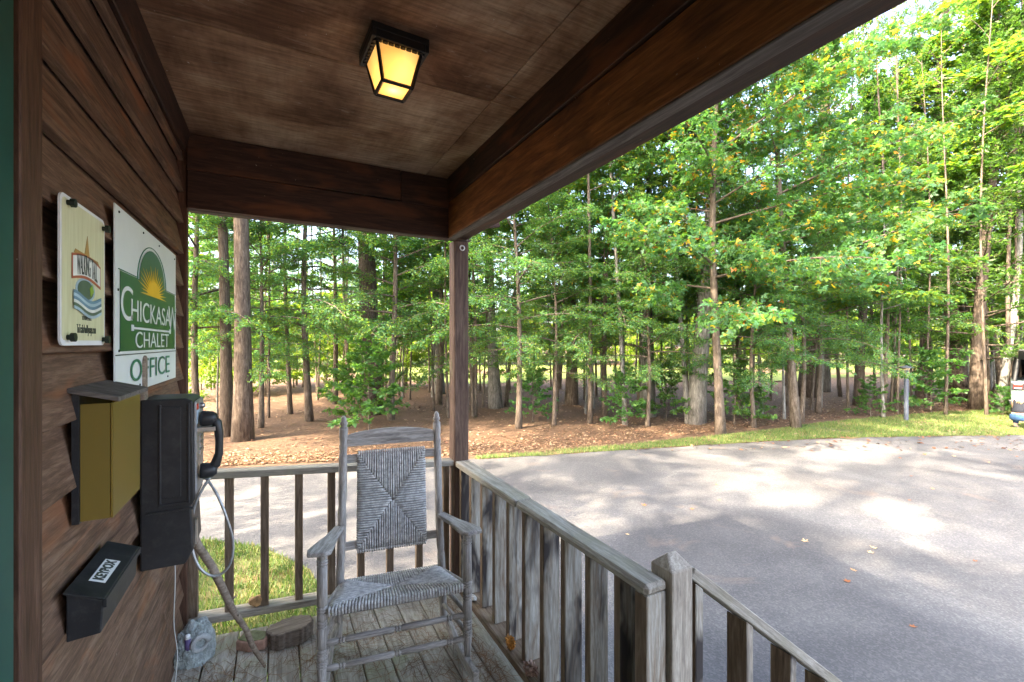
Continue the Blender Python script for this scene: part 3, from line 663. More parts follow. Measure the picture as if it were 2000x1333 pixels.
# ------------------------------------------------------------------ rocking chair
CX, CY = .555, 2.41
ch = thing('rocking_chair', 'weathered grey wooden rocking chair with woven rope seat and back', 'chair', (CX, CY, deck_z(CX)), R(-8))
fx, rx = .345, .268
RING = lambda t: [(t-.012, .019), (t-.008, .0225), (t-.004, .019), (t, .0225), (t+.004, .019), (t+.008, .0225), (t+.012, .019)]
def turned(name, a, b_, r, rings, ends=(1, 1), n=12, extra=None):
    prof = [(0, r*ends[0])]
    ts = []
    for t in rings:
        for dt, k in ((-.034, 1), (-.029, .66), (-.022, .66), (-.018, 1.06), (-.012, 1.06), (-.008, .66), (-.003, .66), (.001, 1.06), (.009, 1.06), (.013, .66), (.019, .66), (.024, 1.0)): ts.append((t+dt, r*k))
    prof += sorted(ts)+[(1, r*ends[1])]
    if extra: prof = extra(prof)
    mb = MB(); mb.lathe(prof, a, b_, n); dv = [abs(b_[i]-a[i]) for i in range(3)]; o = mb.build(name, 'chair_wood' if dv[0] == max(dv) else 'chair_wood_y' if dv[1] == max(dv) else 'chair_wood_z', ch, smooth=True); return o
def zp(y, z): return z
def back_y(z): return .175+max(0, (z-.36))*.06      # rear posts lean back above the seat
# front legs
for s in (-1, 1):
    turned('leg', (s*fx, -.185, .045), (s*fx, -.175, .70), .0235, (.22, .30, .50, .60, .93), (.55, .9))
# rear posts with turned finials
for s in (-1, 1):
    P = [(s*(rx+.02), .165, .06), (s*(rx+.01), .172, .36), (s*rx, back_y(.62), .62), (s*(rx-.006), back_y(.95), .95), (s*(rx-.010), back_y(1.20), 1.20)]
    mb = MB(); path = catmull(P, 10); rs_ = []
    for p in path:
        r_ = .0225
        for zc_ in (.47, .70, .78, 1.06, 1.12):
            d_ = abs(p.z-zc_)
            if d_ < .012: r_ = .019
        rs_.append(r_)
    mb.tube(path, rs_, 12); top = path[-1]
    mb.lathe([(0, .0225), (.15, .014), (.25, .020), (.4, .022), (.55, .014), (.65, .016), (.85, .013), (1, .004)], top, top+Vector((0, .012, .065)), 12)
    mb.build('back_post', 'chair_wood_z', ch, smooth=True)
# rockers
for s in (-1, 1):
    n = 18; vs = []; fs = []
    x0 = s*(fx*.97)
    for i in range(n+1):
        y = -.36+.86*i/n; zc_ = .0+.34*(y-.03)**2; xx = s*(fx-.02*(i/n)*2)
        for dx_, dz_ in ((-.015, 0), (.015, 0), (.015, .052), (-.015, .052)): vs.append((xx+dx_, y, zc_+dz_))
    for i in range(n):
        for k_ in range(4): fs.append((i*4+k_, i*4+(k_+1) % 4, i*4+4+(k_+1) % 4, i*4+4+k_))
    fs += [(3, 2, 1, 0), tuple(n*4+k_ for k_ in range(4))]
    mb = MB(); mb.add(vs, fs); mb.build('rocker', 'chair_wood_y', ch, bevel=.006)
# stretchers
for z_ in (.155, .275): turned('stretcher', (-fx, -.18, z_), (fx, -.18, z_), .0145, (.13, .5, .87))
for s in (-1, 1):
    for z_ in (.17, .27): turned('stretcher', (s*fx, -.18, z_+.01), (s*(rx+.015), .168, z_-.01), .012, ())
turned('stretcher', (-rx-.01, .168, .21), (rx+.01, .168, .21), .012, ())
# seat rails
SF, SB = .425, .36
for a, b_ in (((-fx, -.18, SF), (fx, -.18, SF)), ((-rx, .17, SB), (rx, .17, SB)), ((-fx, -.18, SF), (-rx, .17, SB)), ((fx, -.18, SF), (rx, .17, SB))): turned('seat_rail', a, b_, .014, ())
def weave(name, corners, n_u, n_v, r, sag=0.0, wrap=.014):
    """rush weave: strands run in from each side and meet on the diagonals"""
    P00, P10, P11, P01 = [Vector(c) for c in corners]
    nrm = (P10-P00).cross(P01-P00).normalized(); mb = MB(); rr = random.Random(4)
    def pt(u, v, h=0):
        p = P00*(1-u)*(1-v)+P10*u*(1-v)+P11*u*v+P01*(1-u)*v
        return p+nrm*(h-sag*math.sin(u*math.pi)*math.sin(v*math.pi))
    def strand(a, b_):
        m_ = 5; pts = []
        for i in range(m_+1):
            t = i/m_; u, v = a[0]+(b_[0]-a[0])*t, a[1]+(b_[1]-a[1])*t
            edge = min(u, v, 1-u, 1-v); h = .004 if edge > .02 else -.004
            pts.append(pt(u, v, h+rr.uniform(-.001, .001)))
        mb.tube(pts, r*rr.uniform(.85, 1.1), 5)
    for i in range(n_u):
        u = (i+.5)/n_u; d_ = min(u, 1-u)
        strand((u, -.005), (u+rr.uniform(-.004, .004), d_)); strand((u, 1.005), (u+rr.uniform(-.004, .004), 1-d_))
        # wrap around the front and rear rails
        for v0, v1 in ((0, 0), (1, 1)):
            p = pt(u, v0); q = nrm*-wrap*2.2; mb.tube([p+nrm*.004, p+(P00-P01).normalized()*(wrap if v0 == 0 else -wrap)+nrm*-.004, p+q+(P00-P01).normalized()*(wrap*.6 if v0 == 0 else -wrap*.6)], r, 5)
    for i in range(n_v):
        v = (i+.5)/n_v; d_ = min(v, 1-v)
        strand((-.005, v), (d_, v+rr.uniform(-.004, .004))); strand((1.005, v), (1-d_, v+rr.uniform(-.004, .004)))
    o = mb.build(name, 'rope_grey', ch, smooth=True)
    # underlay stops light; its darker colour paints in shade between the strands
    mb = MB(); g = 8; vs = [pt(i/g, j/g, -.003) for i in range(g+1) for j in range(g+1)]
    mb.add(vs, [(i*(g+1)+j, (i+1)*(g+1)+j, (i+1)*(g+1)+j+1, i*(g+1)+j+1) for i in range(g) for j in range(g)]); u_ = mb.build('rope_backing', 'rope_gap_shade', None); u_.parent = o
    return o
weave('woven_seat', [(-fx+.025, -.195, SF+.016), (fx-.025, -.195, SF+.016), (rx-.01, .175, SB+.016), (-rx+.01, .175, SB+.016)], 44, 28, .0055, .012)
# back: crest, two slats and the woven panel hung between them
def slat(name, z0, z1, arch=0, th=.016):
    n = 14; vs = []; fs = []
    for i in range(n+1):
        t = i/n; xx = (-1+2*t)*(rx-.012); top = z1+arch*math.sin(t*math.pi)**.6 if arch else z1
        bow = .012*math.sin(t*math.pi)
        for yy, zz in ((-th/2, z0), (th/2, z0), (th/2, top), (-th/2, top)): vs.append((xx, back_y(zz)+yy+bow, zz))
    for i in range(n):
        for k_ in range(4): fs.append((i*4+k_, i*4+4+k_, i*4+4+(k_+1) % 4, i*4+(k_+1) % 4))
    fs += [(0, 1, 2, 3), tuple(n*4+k_ for k_ in (3, 2, 1, 0))]
    mb = MB(); mb.add(vs, fs); mb.build(name, 'chair_wood', ch, bevel=.003)
slat('crest_rail', 1.095, 1.15, .035); slat('back_slat', 1.005, 1.05); slat('back_slat', .535, .58)
weave('woven_back', [(-.19, back_y(.53)-.014, .53), (.19, back_y(.53)-.014, .53), (.185, back_y(1.055)-.012, 1.055), (-.185, back_y(1.055)-.012, 1.055)], 30, 40, .0055, -.004, .012)
# arms
for s in (-1, 1):
    poly = [(-.026, .20), (.024, .20), (.034, .0), (.056, -.15), (.062, -.215), (.050, -.262), (-.028, -.266), (-.05, -.235), (-.044, -.15), (-.030, 0)]
    if s < 0: poly = [(-a, b_) for a, b_ in poly][::-1]
    mb = MB(); mb.prism(poly, (0, 0, 0), (1, 0, 0), (0, 1, 0), .022)
    o = mb.build('arm', 'chair_wood_y', ch, (s*(fx-.034), 0, .678), bevel=.006); o.rotation_euler = (R(-7), 0, s*R(10))
# pine needles on the deck
rr = random.Random(31); mb = MB()
def needles(n, cx, cy, sx_, sy_, lmin=.06, lmax=.16):
    for _ in range(n):
        x_, y_ = rr.gauss(cx, sx_), rr.gauss(cy, sy_)
        if not (WX+.03 < x_ < 1.06 and y_ < 2.96): continue
        a = rr.uniform(0, math.pi); L = rr.uniform(lmin, lmax); d = Vector((math.cos(a), math.sin(a), 0))*L/2; p = Vector((x_, y_, 0))
        q0, q1 = p-d, p+d; wv = Vector((-d.y, d.x, 0)).normalized()*.0011; md = p+Vector((rr.uniform(-.01, .01), rr.uniform(-.01, .01), 0))
        def dz_(v, h): return Vector((v.x, v.y, deck_z(v.x)+h))
        h0 = rr.uniform(.002, .012)
        vs = [dz_(q0-wv, .002), dz_(q0+wv, .002), dz_(md-wv, h0), dz_(md+wv, h0), dz_(q1-wv, .002), dz_(q1+wv, .002)]
        mb.add(vs, [(0, 1, 3, 2), (2, 3, 5, 4)])
needles(520, .75, 2.3, .25, .35); needles(180, .25, 2.65, .25, .15); needles(260, -.3, 2.35, .1, .25); needles(300, 1.0, 2.2, .06, .5); needles(120, .3, 2.3, .3, .3)
plain('needle_brown', (.20, .105, .05), .8, var=.4)
tag(mb.build('pine_needles', 'needle_brown', None), 'dry brown pine needles strewn over the deck boards', None, None, 'stuff')
# ------------------------------------------------------------------ ground, lot and verge
def ground_mat(name, stops, scale, bmp=.5, patch=None, patch_scale=.4, rough=.95, fine=None):
    m, nt, b = new_mat(name); v = coords(nt, (1, 1, 1), False)
    c = ramp(nt, noise(nt, v, scale, 8, .7), stops)
    if patch:
        s = ramp(nt, noise(nt, v, patch_scale, 5, .6, .4), [(.47, (0, 0, 0)), (.6, (1, 1, 1))]); c = mixc(nt, s, c, patch)
    if fine:
        s = ramp(nt, noise(nt, v, fine[0], 3, .6), [(.5, (0, 0, 0)), (.7, (1, 1, 1))]); c = mixc(nt, s, c, fine[1])
    nt.links.new(c, b.inputs['Base Color']); b.inputs['Roughness'].default_value = rough; b.inputs['Specular IOR Level'].default_value = .2
    bump(nt, b, noise(nt, v, scale*2, 6, .75), bmp, .03)
ground_mat('forest_floor', [(.3, (.055, .033, .020)), (.5, (.115, .07, .044)), (.7, (.18, .115, .073))], 14, .8, (.13, .08, .05), .5)
ground_mat('meadow_green', [(.3, (.07, .10, .02)), (.7, (.16, .19, .05))], 6, .5)
ground_mat('lawn_soil', [(.3, (.06, .085, .025)), (.7, (.13, .14, .05))], 9, .6, (.17, .125, .06), 1.3)
m, nt, b = new_mat('asphalt'); v = coords(nt, (1, 1, 1), False)
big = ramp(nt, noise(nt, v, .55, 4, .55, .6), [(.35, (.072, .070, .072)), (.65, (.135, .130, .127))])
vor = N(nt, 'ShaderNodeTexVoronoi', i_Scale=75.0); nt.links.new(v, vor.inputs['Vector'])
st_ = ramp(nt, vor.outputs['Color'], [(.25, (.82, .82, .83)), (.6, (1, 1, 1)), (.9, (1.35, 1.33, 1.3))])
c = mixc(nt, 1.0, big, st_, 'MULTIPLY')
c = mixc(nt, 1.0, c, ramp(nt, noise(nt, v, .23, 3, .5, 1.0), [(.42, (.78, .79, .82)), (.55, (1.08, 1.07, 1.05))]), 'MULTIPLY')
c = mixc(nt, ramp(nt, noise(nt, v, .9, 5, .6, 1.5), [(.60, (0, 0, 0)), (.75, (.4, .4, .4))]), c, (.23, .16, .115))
nt.links.new(c, b.inputs['Base Color']); b.inputs['Roughness'].default_value = .8; b.inputs['Specular IOR Level'].default_value = .35
bump(nt, b, vor.outputs['Distance'], .5, .006)
def sheet(name, pts, mat, z, label=None, kind='structure'):
    mb = MB(); mb.add([(p[0], p[1], z) for p in pts], [tuple(range(len(pts)))])
    o = mb.build(name, mat, None); me = o.data
    if me.polygons[0].normal.z < 0: me.flip_normals()
    bm = bmesh.new(); bm.from_mesh(me); bmesh.ops.triangulate(bm, faces=bm.faces[:]); bm.to_mesh(me); bm.free()
    return tag(o, label, None, None, kind)
def wobble(pts, step=.35, amp=.05, seed=1):
    rr = random.Random(seed); out = []
    for a, b_ in zip(pts, pts[1:]+pts[:1]):
        a, b_ = Vector(a[:2]), Vector(b_[:2]); n = max(1, int((b_-a).length/step))
        if n > 60: n = 1
        for i in range(n): p = a.lerp(b_, i/n); out.append((p.x+rr.gauss(0, amp), p.y+rr.gauss(0, amp)))
    return out
# ground: rings widening to the horizon, gentle rise in the wood
rg = [0, 2, 4, 6, 8, 10, 12, 14, 16, 18, 20, 23, 26, 30, 35, 42, 50, 62, 80, 110, 160, 260, 480]
from mathutils import noise as mn
def gz(x, y):
    d = math.hypot(x, y); zc = x*math.sin(TH)+y*math.cos(TH); r_ = max(0, min(1, (zc-13.5)/8))
    return GZ-.004+r_*(.16+.22*mn.noise(Vector((x*.16, y*.16, 0)))+.05*mn.noise(Vector((x*.7, y*.7, 3))))-max(0, d-60)*.004
vs = [(0, 0, GZ-.004)]; NA = 160
for r_ in rg[1:]:
    for k in range(NA): a = 2*math.pi*k/NA; x, y = r_*math.cos(a), r_*math.sin(a); vs.append((x, y, gz(x, y)))
fs = [(0, 1+k, 1+(k+1) % NA) for k in range(NA)]
for i in range(len(rg)-2):
    for k in range(NA): a, b_ = 1+i*NA+k, 1+i*NA+(k+1) % NA; fs.append((a, a+NA, b_+NA, b_))
mb = MB(); mb.add(vs, fs); tag(mb.build('ground', 'forest_floor', None, smooth=True), 'woodland floor covered in brown needles and leaves', None, None, 'structure')
# bright clearing behind the belt of trees: follows the ground
mb = MB(); n1, n2 = 60, 10; vs = []
for i in range(n1+1):
    a = -1.25+2.5*i/n1
    for j in range(n2+1):
        zc = 24+1.4*math.sin(a*9)+(62*(j/n2)**1.6); d = W(math.tan(a*.86)*zc*.9, zc); vs.append((d.x, d.y, gz(d.x, d.y)+.03))
mb.add(vs, [(i*(n2+1)+j, (i+1)*(n2+1)+j, (i+1)*(n2+1)+j+1, i*(n2+1)+j+1) for i in range(n1) for j in range(n2)])
o = mb.build('meadow', 'meadow_green', None, smooth=True); tag(o, 'sunlit grassy clearing beyond the belt of trees', None, None, 'structure')
for p in o.data.polygons[:1]:
    if p.normal.z < 0: o.data.flip_normals()
far_edge = [on_ground(px, py) for px, py in ((400, 918), (640, 909), (930, 899), (1200, 882), (1500, 863), (1700, 855), (2000, 851))]
lot = [Vector((-14, 7.3, 0)), Vector((-6, 7.25, 0))]+far_edge+[W(16, 10.6), W(22, 9.5), W(24, 2), W(22, -8), Vector((1.0, -9, 0)), Vector((1.05, 2.6, 0)), Vector((1.0, 3.35, 0))]
lot += [on_ground(px, py) for px, py in ((640, 1172), (600, 1118), (520, 1072), (400, 1057))]+[Vector((-6, 4.6, 0)), Vector((-14, 4.7, 0))]
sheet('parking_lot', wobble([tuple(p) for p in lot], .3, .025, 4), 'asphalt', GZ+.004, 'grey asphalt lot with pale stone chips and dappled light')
lawn = [Vector((-14, 4.75, 0)), Vector((-6, 4.65, 0))]+[on_ground(px, py) for px, py in ((400, 1055), (520, 1070), (602, 1117), (645, 1172))]+[Vector((1.05, 3.37, 0)), Vector((1.0, 2.5, 0)), Vector((-.5, 2.5, 0)), Vector((-14, 2.5, 0))]
sheet('lawn', wobble([tuple(p) for p in lawn], .3, .02, 6), 'lawn_soil', GZ+.009, 'patch of short patchy lawn beside the porch')
# grass verge along the far kerbless edge
ve = [(930, 899, 893), (1100, 888, 880), (1200, 882, 872), (1350, 872, 858), (1500, 863, 842), (1600, 858, 828), (1700, 855, 818), (1850, 853, 806), (2000, 851, 800)]
verge = [on_ground(a, b_+.6) for a, b_, c in ve]+[W(16, 10.8)]+[W(16.5, 15.0)]+[on_ground(a, c) for a, b_, c in ve[::-1]]
sheet('grass_verge', wobble([tuple(p) for p in verge], .3, .05, 8), 'lawn_soil', GZ+.012, 'strip of grass between the lot and the wood')
def inside(p, poly):
    x, y = p; c = False; n = len(poly)
    for i in range(n):
        x1, y1 = poly[i][0], poly[i][1]; x2, y2 = poly[i-1][0], poly[i-1][1]
        if (y1 > y) != (y2 > y) and x < (x2-x1)*(y-y1)/(y2-y1)+x1: c = not c
    return c
def tint_mesh(name, V, Fc, tints, mat):       # numpy quads/tris with one tint per vertex
    me = bpy.data.meshes.new(name); k = Fc.shape[1]
    me.vertices.add(len(V)); me.vertices.foreach_set('co', V.astype(np.float32).ravel())
    me.loops.add(Fc.size); me.loops.foreach_set('vertex_index', Fc.astype(np.int32).ravel())
    me.polygons.add(len(Fc)); me.polygons.foreach_set('loop_start', np.arange(0, Fc.size, k, dtype=np.int32))
    at = me.color_attributes.new('tint', 'FLOAT_COLOR', 'POINT')
    at.data.foreach_set('color', np.concatenate([tints, np.ones((len(V), 1))], 1).astype(np.float32).ravel())
    me.update(calc_edges=True); me.validate(); me.materials.append(M[mat]); return me
def leaf_mat(name, gain=1.08, trans=.55, rough=.45):
    m, nt, b = new_mat(name); at = N(nt, 'ShaderNodeAttribute', attribute_name='tint')
    oi = N(nt, 'ShaderNodeObjectInfo'); hs = N(nt, 'ShaderNodeHueSaturation')
    mr = N(nt, 'ShaderNodeMapRange', i_3=.485, i_4=.515); nt.links.new(oi.outputs['Random'], mr.inputs[0]); nt.links.new(mr.outputs[0], hs.inputs['Hue'])
    hs.inputs['Value'].default_value = gain
    nt.links.new(at.outputs['Color'], hs.inputs['Color']); nt.links.new(hs.outputs[0], b.inputs['Base Color'])
    b.inputs['Roughness'].default_value = rough; b.inputs['Specular IOR Level'].default_value = .4
    tl = N(nt, 'ShaderNodeBsdfTranslucent'); g2 = mixc(nt, 1.0, hs.outputs[0], (1.3, 1.45, .6), 'MULTIPLY'); nt.links.new(g2, tl.inputs[0])
    mx = N(nt, 'ShaderNodeMixShader'); mx.inputs[0].default_value = trans
    nt.links.new(b.outputs[0], mx.inputs[1]); nt.links.new(tl.outputs[0], mx.inputs[2]); nt.links.new(mx.outputs[0], nt.nodes['Material Output'].inputs[0])
leaf_mat('leaf'); leaf_mat('grass_blade', 1, .3, .6); leaf_mat('dead_leaf', 1, .15, .7)
def blades(name, poly, n, h, seed, cols, label, keep=None):
    r0 = np.random.default_rng(seed); P = np.array([(p[0], p[1]) for p in poly]); lo_, hi_ = P.min(0), P.max(0); pts = []
    while len(pts) < n:
        q = r0.uniform(lo_, hi_, (4000, 2))
        for p in q:
            if inside(p, P) and mn.noise(Vector((p[0]*1.6, p[1]*1.6, seed)))+r0.uniform(-.35, .6) > -.12: pts.append(p)
            if len(pts) >= n: break
    pts = np.array(pts); a = r0.uniform(0, 2*np.pi, n); hh = h*r0.uniform(.45, 1.2, n); ln = r0.uniform(.1, .9, n)*hh; wd = .0035+.002*r0.random(n)
    base = np.column_stack([pts, np.full(n, GZ+.008)]); d = np.column_stack([np.cos(a), np.sin(a), np.zeros(n)]); s_ = np.column_stack([-np.sin(a), np.cos(a), np.zeros(n)])
    V = np.stack([base-s_*wd[:, None], base+s_*wd[:, None], base+d*ln[:, None]+np.array([0, 0, 1])*hh[:, None]], 1).reshape(-1, 3)
    t = np.array(cols)[r0.integers(0, len(cols), n)]*r0.uniform(.7, 1.25, (n, 1)); T = np.repeat(t, 3, 0)
    o = bpy.data.objects.new(name, tint_mesh(name, V, np.arange(3*n).reshape(-1, 3), T, 'grass_blade')); COL.objects.link(o); return tag(o, label, None, None, 'stuff')
near_lawn = [Vector((-5, 4.6, 0))]+[on_ground(px, py) for px, py in ((400, 1056), (520, 1071), (602, 1118), (642, 1172))]+[Vector((.9, 3.36, 0)), Vector((.9, 3.02, 0)), Vector((-5, 3.02, 0))]
GC = [(.09, .16, .03), (.12, .19, .035), (.16, .20, .05), (.24, .20, .09), (.07, .13, .03)]
blades('lawn_grass', near_lawn, 42000, .055, 2, GC, 'short green and straw coloured grass beside the porch')
blades('verge_grass', [tuple(p) for p in verge], 60000, .06, 3, GC, 'short grass growing along the edge of the lot')
# leaf litter along the edge of the wood
def litter(name, n, seed, region, size, cols, label, z=GZ):
    r0 = np.random.default_rng(seed); pts = np.array([region(r0) for _ in range(n)])
    zz = np.array([max(GZ+.012, gz(p[0], p[1])+.006) for p in pts])
    a = r0.uniform(0, 2*np.pi, n); s_ = size*r0.uniform(.6, 1.3, n)[:, None]
    d = np.column_stack([np.cos(a), np.sin(a), r0.uniform(-.3, .3, n)])*s_; e = np.column_stack([-np.sin(a), np.cos(a), r0.uniform(-.3, .3, n)])*s_*.6
    c = np.column_stack([pts, zz+s_[:, 0]*.25]); V = np.stack([c-d, c+e+np.array([0, 0, .01]), c+d, c-e], 1).reshape(-1, 3)
    t = np.array(cols)[r0.integers(0, len(cols), n)]*r0.uniform(.6, 1.3, (n, 1))
    o = bpy.data.objects.new(name, tint_mesh(name, V, np.arange(4*n).reshape(-1, 4), np.repeat(t, 4, 0), 'dead_leaf')); COL.objects.link(o); return tag(o, label, None, None, 'stuff')
DL = [(.15, .08, .045), (.16, .085, .045), (.25, .155, .09), (.12, .065, .038), (.28, .20, .125)]
def reg_edge(r0):
    px = r0.uniform(300, 2050); e = np.interp(px, [300, 930, 1200, 1500, 1700, 2000], [918, 890, 868, 832, 812, 800]); py = e-abs(r0.normal(0, 1))*(22 if px > 900 else 14); p = on_ground(px, max(py, 760)); return (p.x, p.y)
def reg_wood(r0):
    p = W(r0.uniform(-22, 22), r0.uniform(9, 24)); return (p.x, p.y)
litter('leaf_litter', 9000, 5, reg_edge, .032, DL, 'dry brown leaves drifted along the edge of the wood')
litter('leaf_litter', 11000, 6, reg_wood, .042, DL, 'dry brown leaves scattered over the floor of the wood')
# single fallen leaves lying on the lot
def star_leaf(seed):
    r0 = random.Random(seed); pts = []
    for i in range(10):
        a = 2*math.pi*i/10; r_ = (.055 if i % 2 == 0 else .026)*r0.uniform(.8, 1.15); pts.append((r_*math.cos(a), r_*math.sin(a), .004+r0.uniform(0, .022)*(1 if i % 2 == 0 else .3)))
    mb = MB(); mb.add([(0, 0, .004)]+pts, [(0, 1+i, 1+(i+1) % 10) for i in range(10)]); mb.tube([(0, 0, .005), (-.05, .01, .004)], .0016, 4); return mb
for i, cc in enumerate(((.30, .11, .035), (.40, .22, .10), (.22, .08, .03), (.52, .36, .18))): plain('fallen%d' % i, cc, .7, var=.3, scale=30)
LFP = [(1776, 978), (1700, 1080), (1655, 1137), (1405, 978), (1352, 995), (1572, 1058), (1783, 1225), (1716, 875), (1806, 889), (1532, 907), (1758, 896), (1932, 904), (1986, 893), (1864, 892), (1780, 931), (1822, 956), (1448, 880), (1488, 875), (1585, 882), (1972, 880), (1400, 948), (1706, 1071), (1905, 1097), (1667, 1115), (1258, 988), (1226, 1045), (1974, 868), (1660, 900)]
meshes = [star_leaf(s).mesh('fallen_leaf', 'fallen%d' % (s % 4)) for s in range(8)]
for i, (px, py) in enumerate(LFP):
    o = bpy.data.objects.new('fallen_leaf', meshes[(i*3) % 8]); COL.objects.link(o); o.location = on_ground(px, py, GZ+.005); o.rotation_euler = (0, 0, i*1.7); o.scale = [.45+.35*((i*37) % 11)/10]*3
    tag(o, 'curled dry leaf lying on the open asphalt', 'leaf', 'fallen leaves on the lot')
for i, p in enumerate(((1.6-2.9, 3.9), (-1.45, 3.55), (-1.0, 3.75))):
    o = bpy.data.objects.new('fallen_leaf', meshes[i]); COL.objects.link(o); o.location = (p[0], p[1], GZ+.045); o.rotation_euler = (.3, .2, i)
    tag(o, 'orange brown dry leaf lying on the lawn beyond the spindles', 'leaf', 'fallen leaves on the lawn')

# ------------------------------------------------------------------ trees
def bark(name, a, b_, c):
    m, nt, b = new_mat(name); v = coords(nt, (7, 7, 1.6)); n = noise(nt, v, 3, 7, .75, .4)
    col = ramp(nt, n, [(.32, a), (.5, b_), (.68, c)]); nt.links.new(col, b.inputs['Base Color']); b.inputs['Roughness'].default_value = .95; b.inputs['Specular IOR Level'].default_value = .1
    bump(nt, b, n, .9, .03)
bark('bark_brown', (.05, .038, .028), (.125, .098, .075), (.22, .18, .145))
bark('bark_grey', (.075, .07, .06), (.18, .17, .15), (.33, .31, .28))
bark('bark_pine', (.04, .03, .024), (.10, .076, .058), (.18, .145, .115))
bark('bark_pale', (.11, .105, .095), (.23, .22, .20), (.36, .35, .32))
nr = lambda v: v/np.maximum(np.linalg.norm(v, axis=1, keepdims=True), 1e-9)
class Leaves:
    def __init__(s, seed): s.r = np.random.default_rng(seed); s.c = []; s.d = []; s.n = []; s.s = []; s.t = []
    def add(s, c, d, n, sz, t): s.c.append(c); s.d.append(d); s.n.append(n); s.s.append(sz); s.t.append(t)
    def mesh(s, name, shape='leaf', ratio=.55, mat='leaf'):
        c = np.concatenate(s.c); d = nr(np.concatenate(s.d)); n = np.concatenate(s.n); sz = np.concatenate(s.s)[:, None]; t = np.concatenate(s.t)
        e = nr(np.cross(n, d)); n = nr(np.cross(d, e))
        def quad(dd, ee, L, wr):
            return np.stack([c, c+dd*L*.5*sz+ee*wr*.5*sz+n*.06*sz, c+dd*L*sz, c+dd*L*.5*sz-ee*wr*.5*sz+n*.06*sz], 1)
        if shape == 'star':
            qs = [quad(d, e, 1, .5)]
            for sg in (-1, 1):
                dd = nr(d*.45+e*sg*.9); ee = nr(np.cross(n, dd)); qs.append(quad(dd, ee, .78, .42))
            V = np.concatenate(qs, 1).reshape(-1, 3); k = 12
        else: V = quad(d, e, 1, ratio).reshape(-1, 3); k = 4
        return tint_mesh(name, V, np.arange(len(V)).reshape(-1, 4), np.repeat(t, k, 0), mat)
def pick(r, cols, n, var=.22): return np.array(cols)[r.integers(0, len(cols), n)]*r.uniform(1-var, 1+var, (n, 1))
def tree_proto(kind, seed):
    """trunk (with limbs) and crown meshes of one tree, standing at the origin"""
    K = KINDS[kind]; rr = random.Random(seed*13+5); L = Leaves(seed); mb = MB(); H, r0 = K['H'], K['r']
    n = 16; ph = rr.uniform(0, 6); lean = K.get('lean', .02)
    def tp(t): return Vector((lean*H*t*math.sin(ph)+.012*H*math.sin(5*t+ph), lean*H*t*math.cos(ph)+.012*H*math.sin(4*t+ph*2), H*t))
    mb.tube([tp(i/n)-(Vector((0, 0, .12)) if i == 0 else Vector()) for i in range(n+1)], [r0*(1.35 if i == 0 else 1.0 if i > 1 else 1.08)*(1-.86*(i/n)**1.1) for i in range(n+1)], 10)
    nb = K['nb']; ga = rr.uniform(0, 6)
    for i in range(nb):
        f = (i+rr.random())/nb; z0 = K['z0']+(H*.97-K['z0'])*f; t = z0/H; ga += 2.399+rr.uniform(-.5, .5)
        ln = K['len']*K['prof'](f)*rr.uniform(.7, 1.15); el = K['el0']+(K['el1']-K['el0'])*f+rr.uniform(-.15, .15)
        p0 = tp(t); d = Vector((math.cos(ga)*math.cos(el), math.sin(ga)*math.cos(el), math.sin(el))); m_ = 6; pts = [p0]
        dd = d.copy()
        for j in range(m_):
            dd = (dd+Vector((rr.uniform(-.13, .13), rr.uniform(-.13, .13), K['droop']*(j+1)/m_+rr.uniform(-.05, .05)))).normalized(); pts.append(pts[-1]+dd*ln/m_)
        br = min(r0*.4, .007+.007*ln); mb.tube(pts, [br*(1-.88*j/m_) for j in range(m_+1)], 5, False)
        bare = K.get('bare', .18)
        for q in range(K['nt']):                         # twigs along the branch
            u = bare+(1-bare)*(q+rr.random())/K['nt']; j = min(int(u*m_), m_-1); p = pts[j].lerp(pts[j+1], u*m_-j); ax = (pts[j+1]-pts[j]).normalized()
            side = 1 if q % 2 else -1; hor = ax.cross(Vector((0, 0, 1))); hor = hor.normalized() if hor.length > .1 else Vector((1, 0, 0))
            fl = K['flat']; td = (ax*rr.uniform(.3, .9)+hor*side*rr.uniform(.5, 1.1)+Vector((0, 0, rr.uniform(-1, 1)))*(1-fl)+Vector((0, 0, K['tdroop']))).normalized()
            tl = K['tl']*(1.1-.55*u)*rr.uniform(.6, 1.2)*min(1, .45+ln/3); nl = max(3, int(K['nl']*rr.uniform(.7, 1.2)))
            if K.get('wood', True) and tl > .3: mb.tube([p, p+td*tl*.55, p+td*tl*.95+Vector((0, 0, K['tdroop']*.15*tl))], [.006, .004, .0015], 3, False)
            r = L.r; P = np.array(p); T = np.array(td)
            if K['leaf'] == 'needle':
                c = np.repeat((P+T*tl*r.uniform(.55, 1.05, (3, 1))), nl//3+1, 0)[:nl]; d_ = T*.9+r.normal(0, .62, (nl, 3))+np.array([0, 0, .25]); nn = r.normal(0, 1, (nl, 3))
            else:
                s = r.uniform(.12, 1.02, nl); sd = np.where(r.random(nl) > .5, 1, -1)[:, None]
                up = np.array([0, 0, 1.0]); hz = np.cross(T, up); hz /= max(np.linalg.norm(hz), .05)
                c = P+T*(s*tl)[:, None]+np.array([0, 0, K['tdroop']*.3])*(s*s*tl)[:, None]+r.normal(0, K['scat'], (nl, 3))*tl
                d_ = T*r.uniform(.3, 1, (nl, 1))+hz*sd*r.uniform(.4, 1.1, (nl, 1))+r.normal(0, K['mess'], (nl, 3)); d_[:, 2] -= K['ldroop']
                nn = up+r.normal(0, K['tilt'], (nl, 3))
            sz = K['ls']*r.uniform(.6, 1.25, nl); col = pick(r, K['cols'], nl, .2)*rr.uniform(.82, 1.15)
            if 'fall' in K:
                hot = r.random(nl) < K['fall']; col[hot] = pick(r, K['fcols'], int(hot.sum()))
            L.add(c, d_, nn, sz, col)
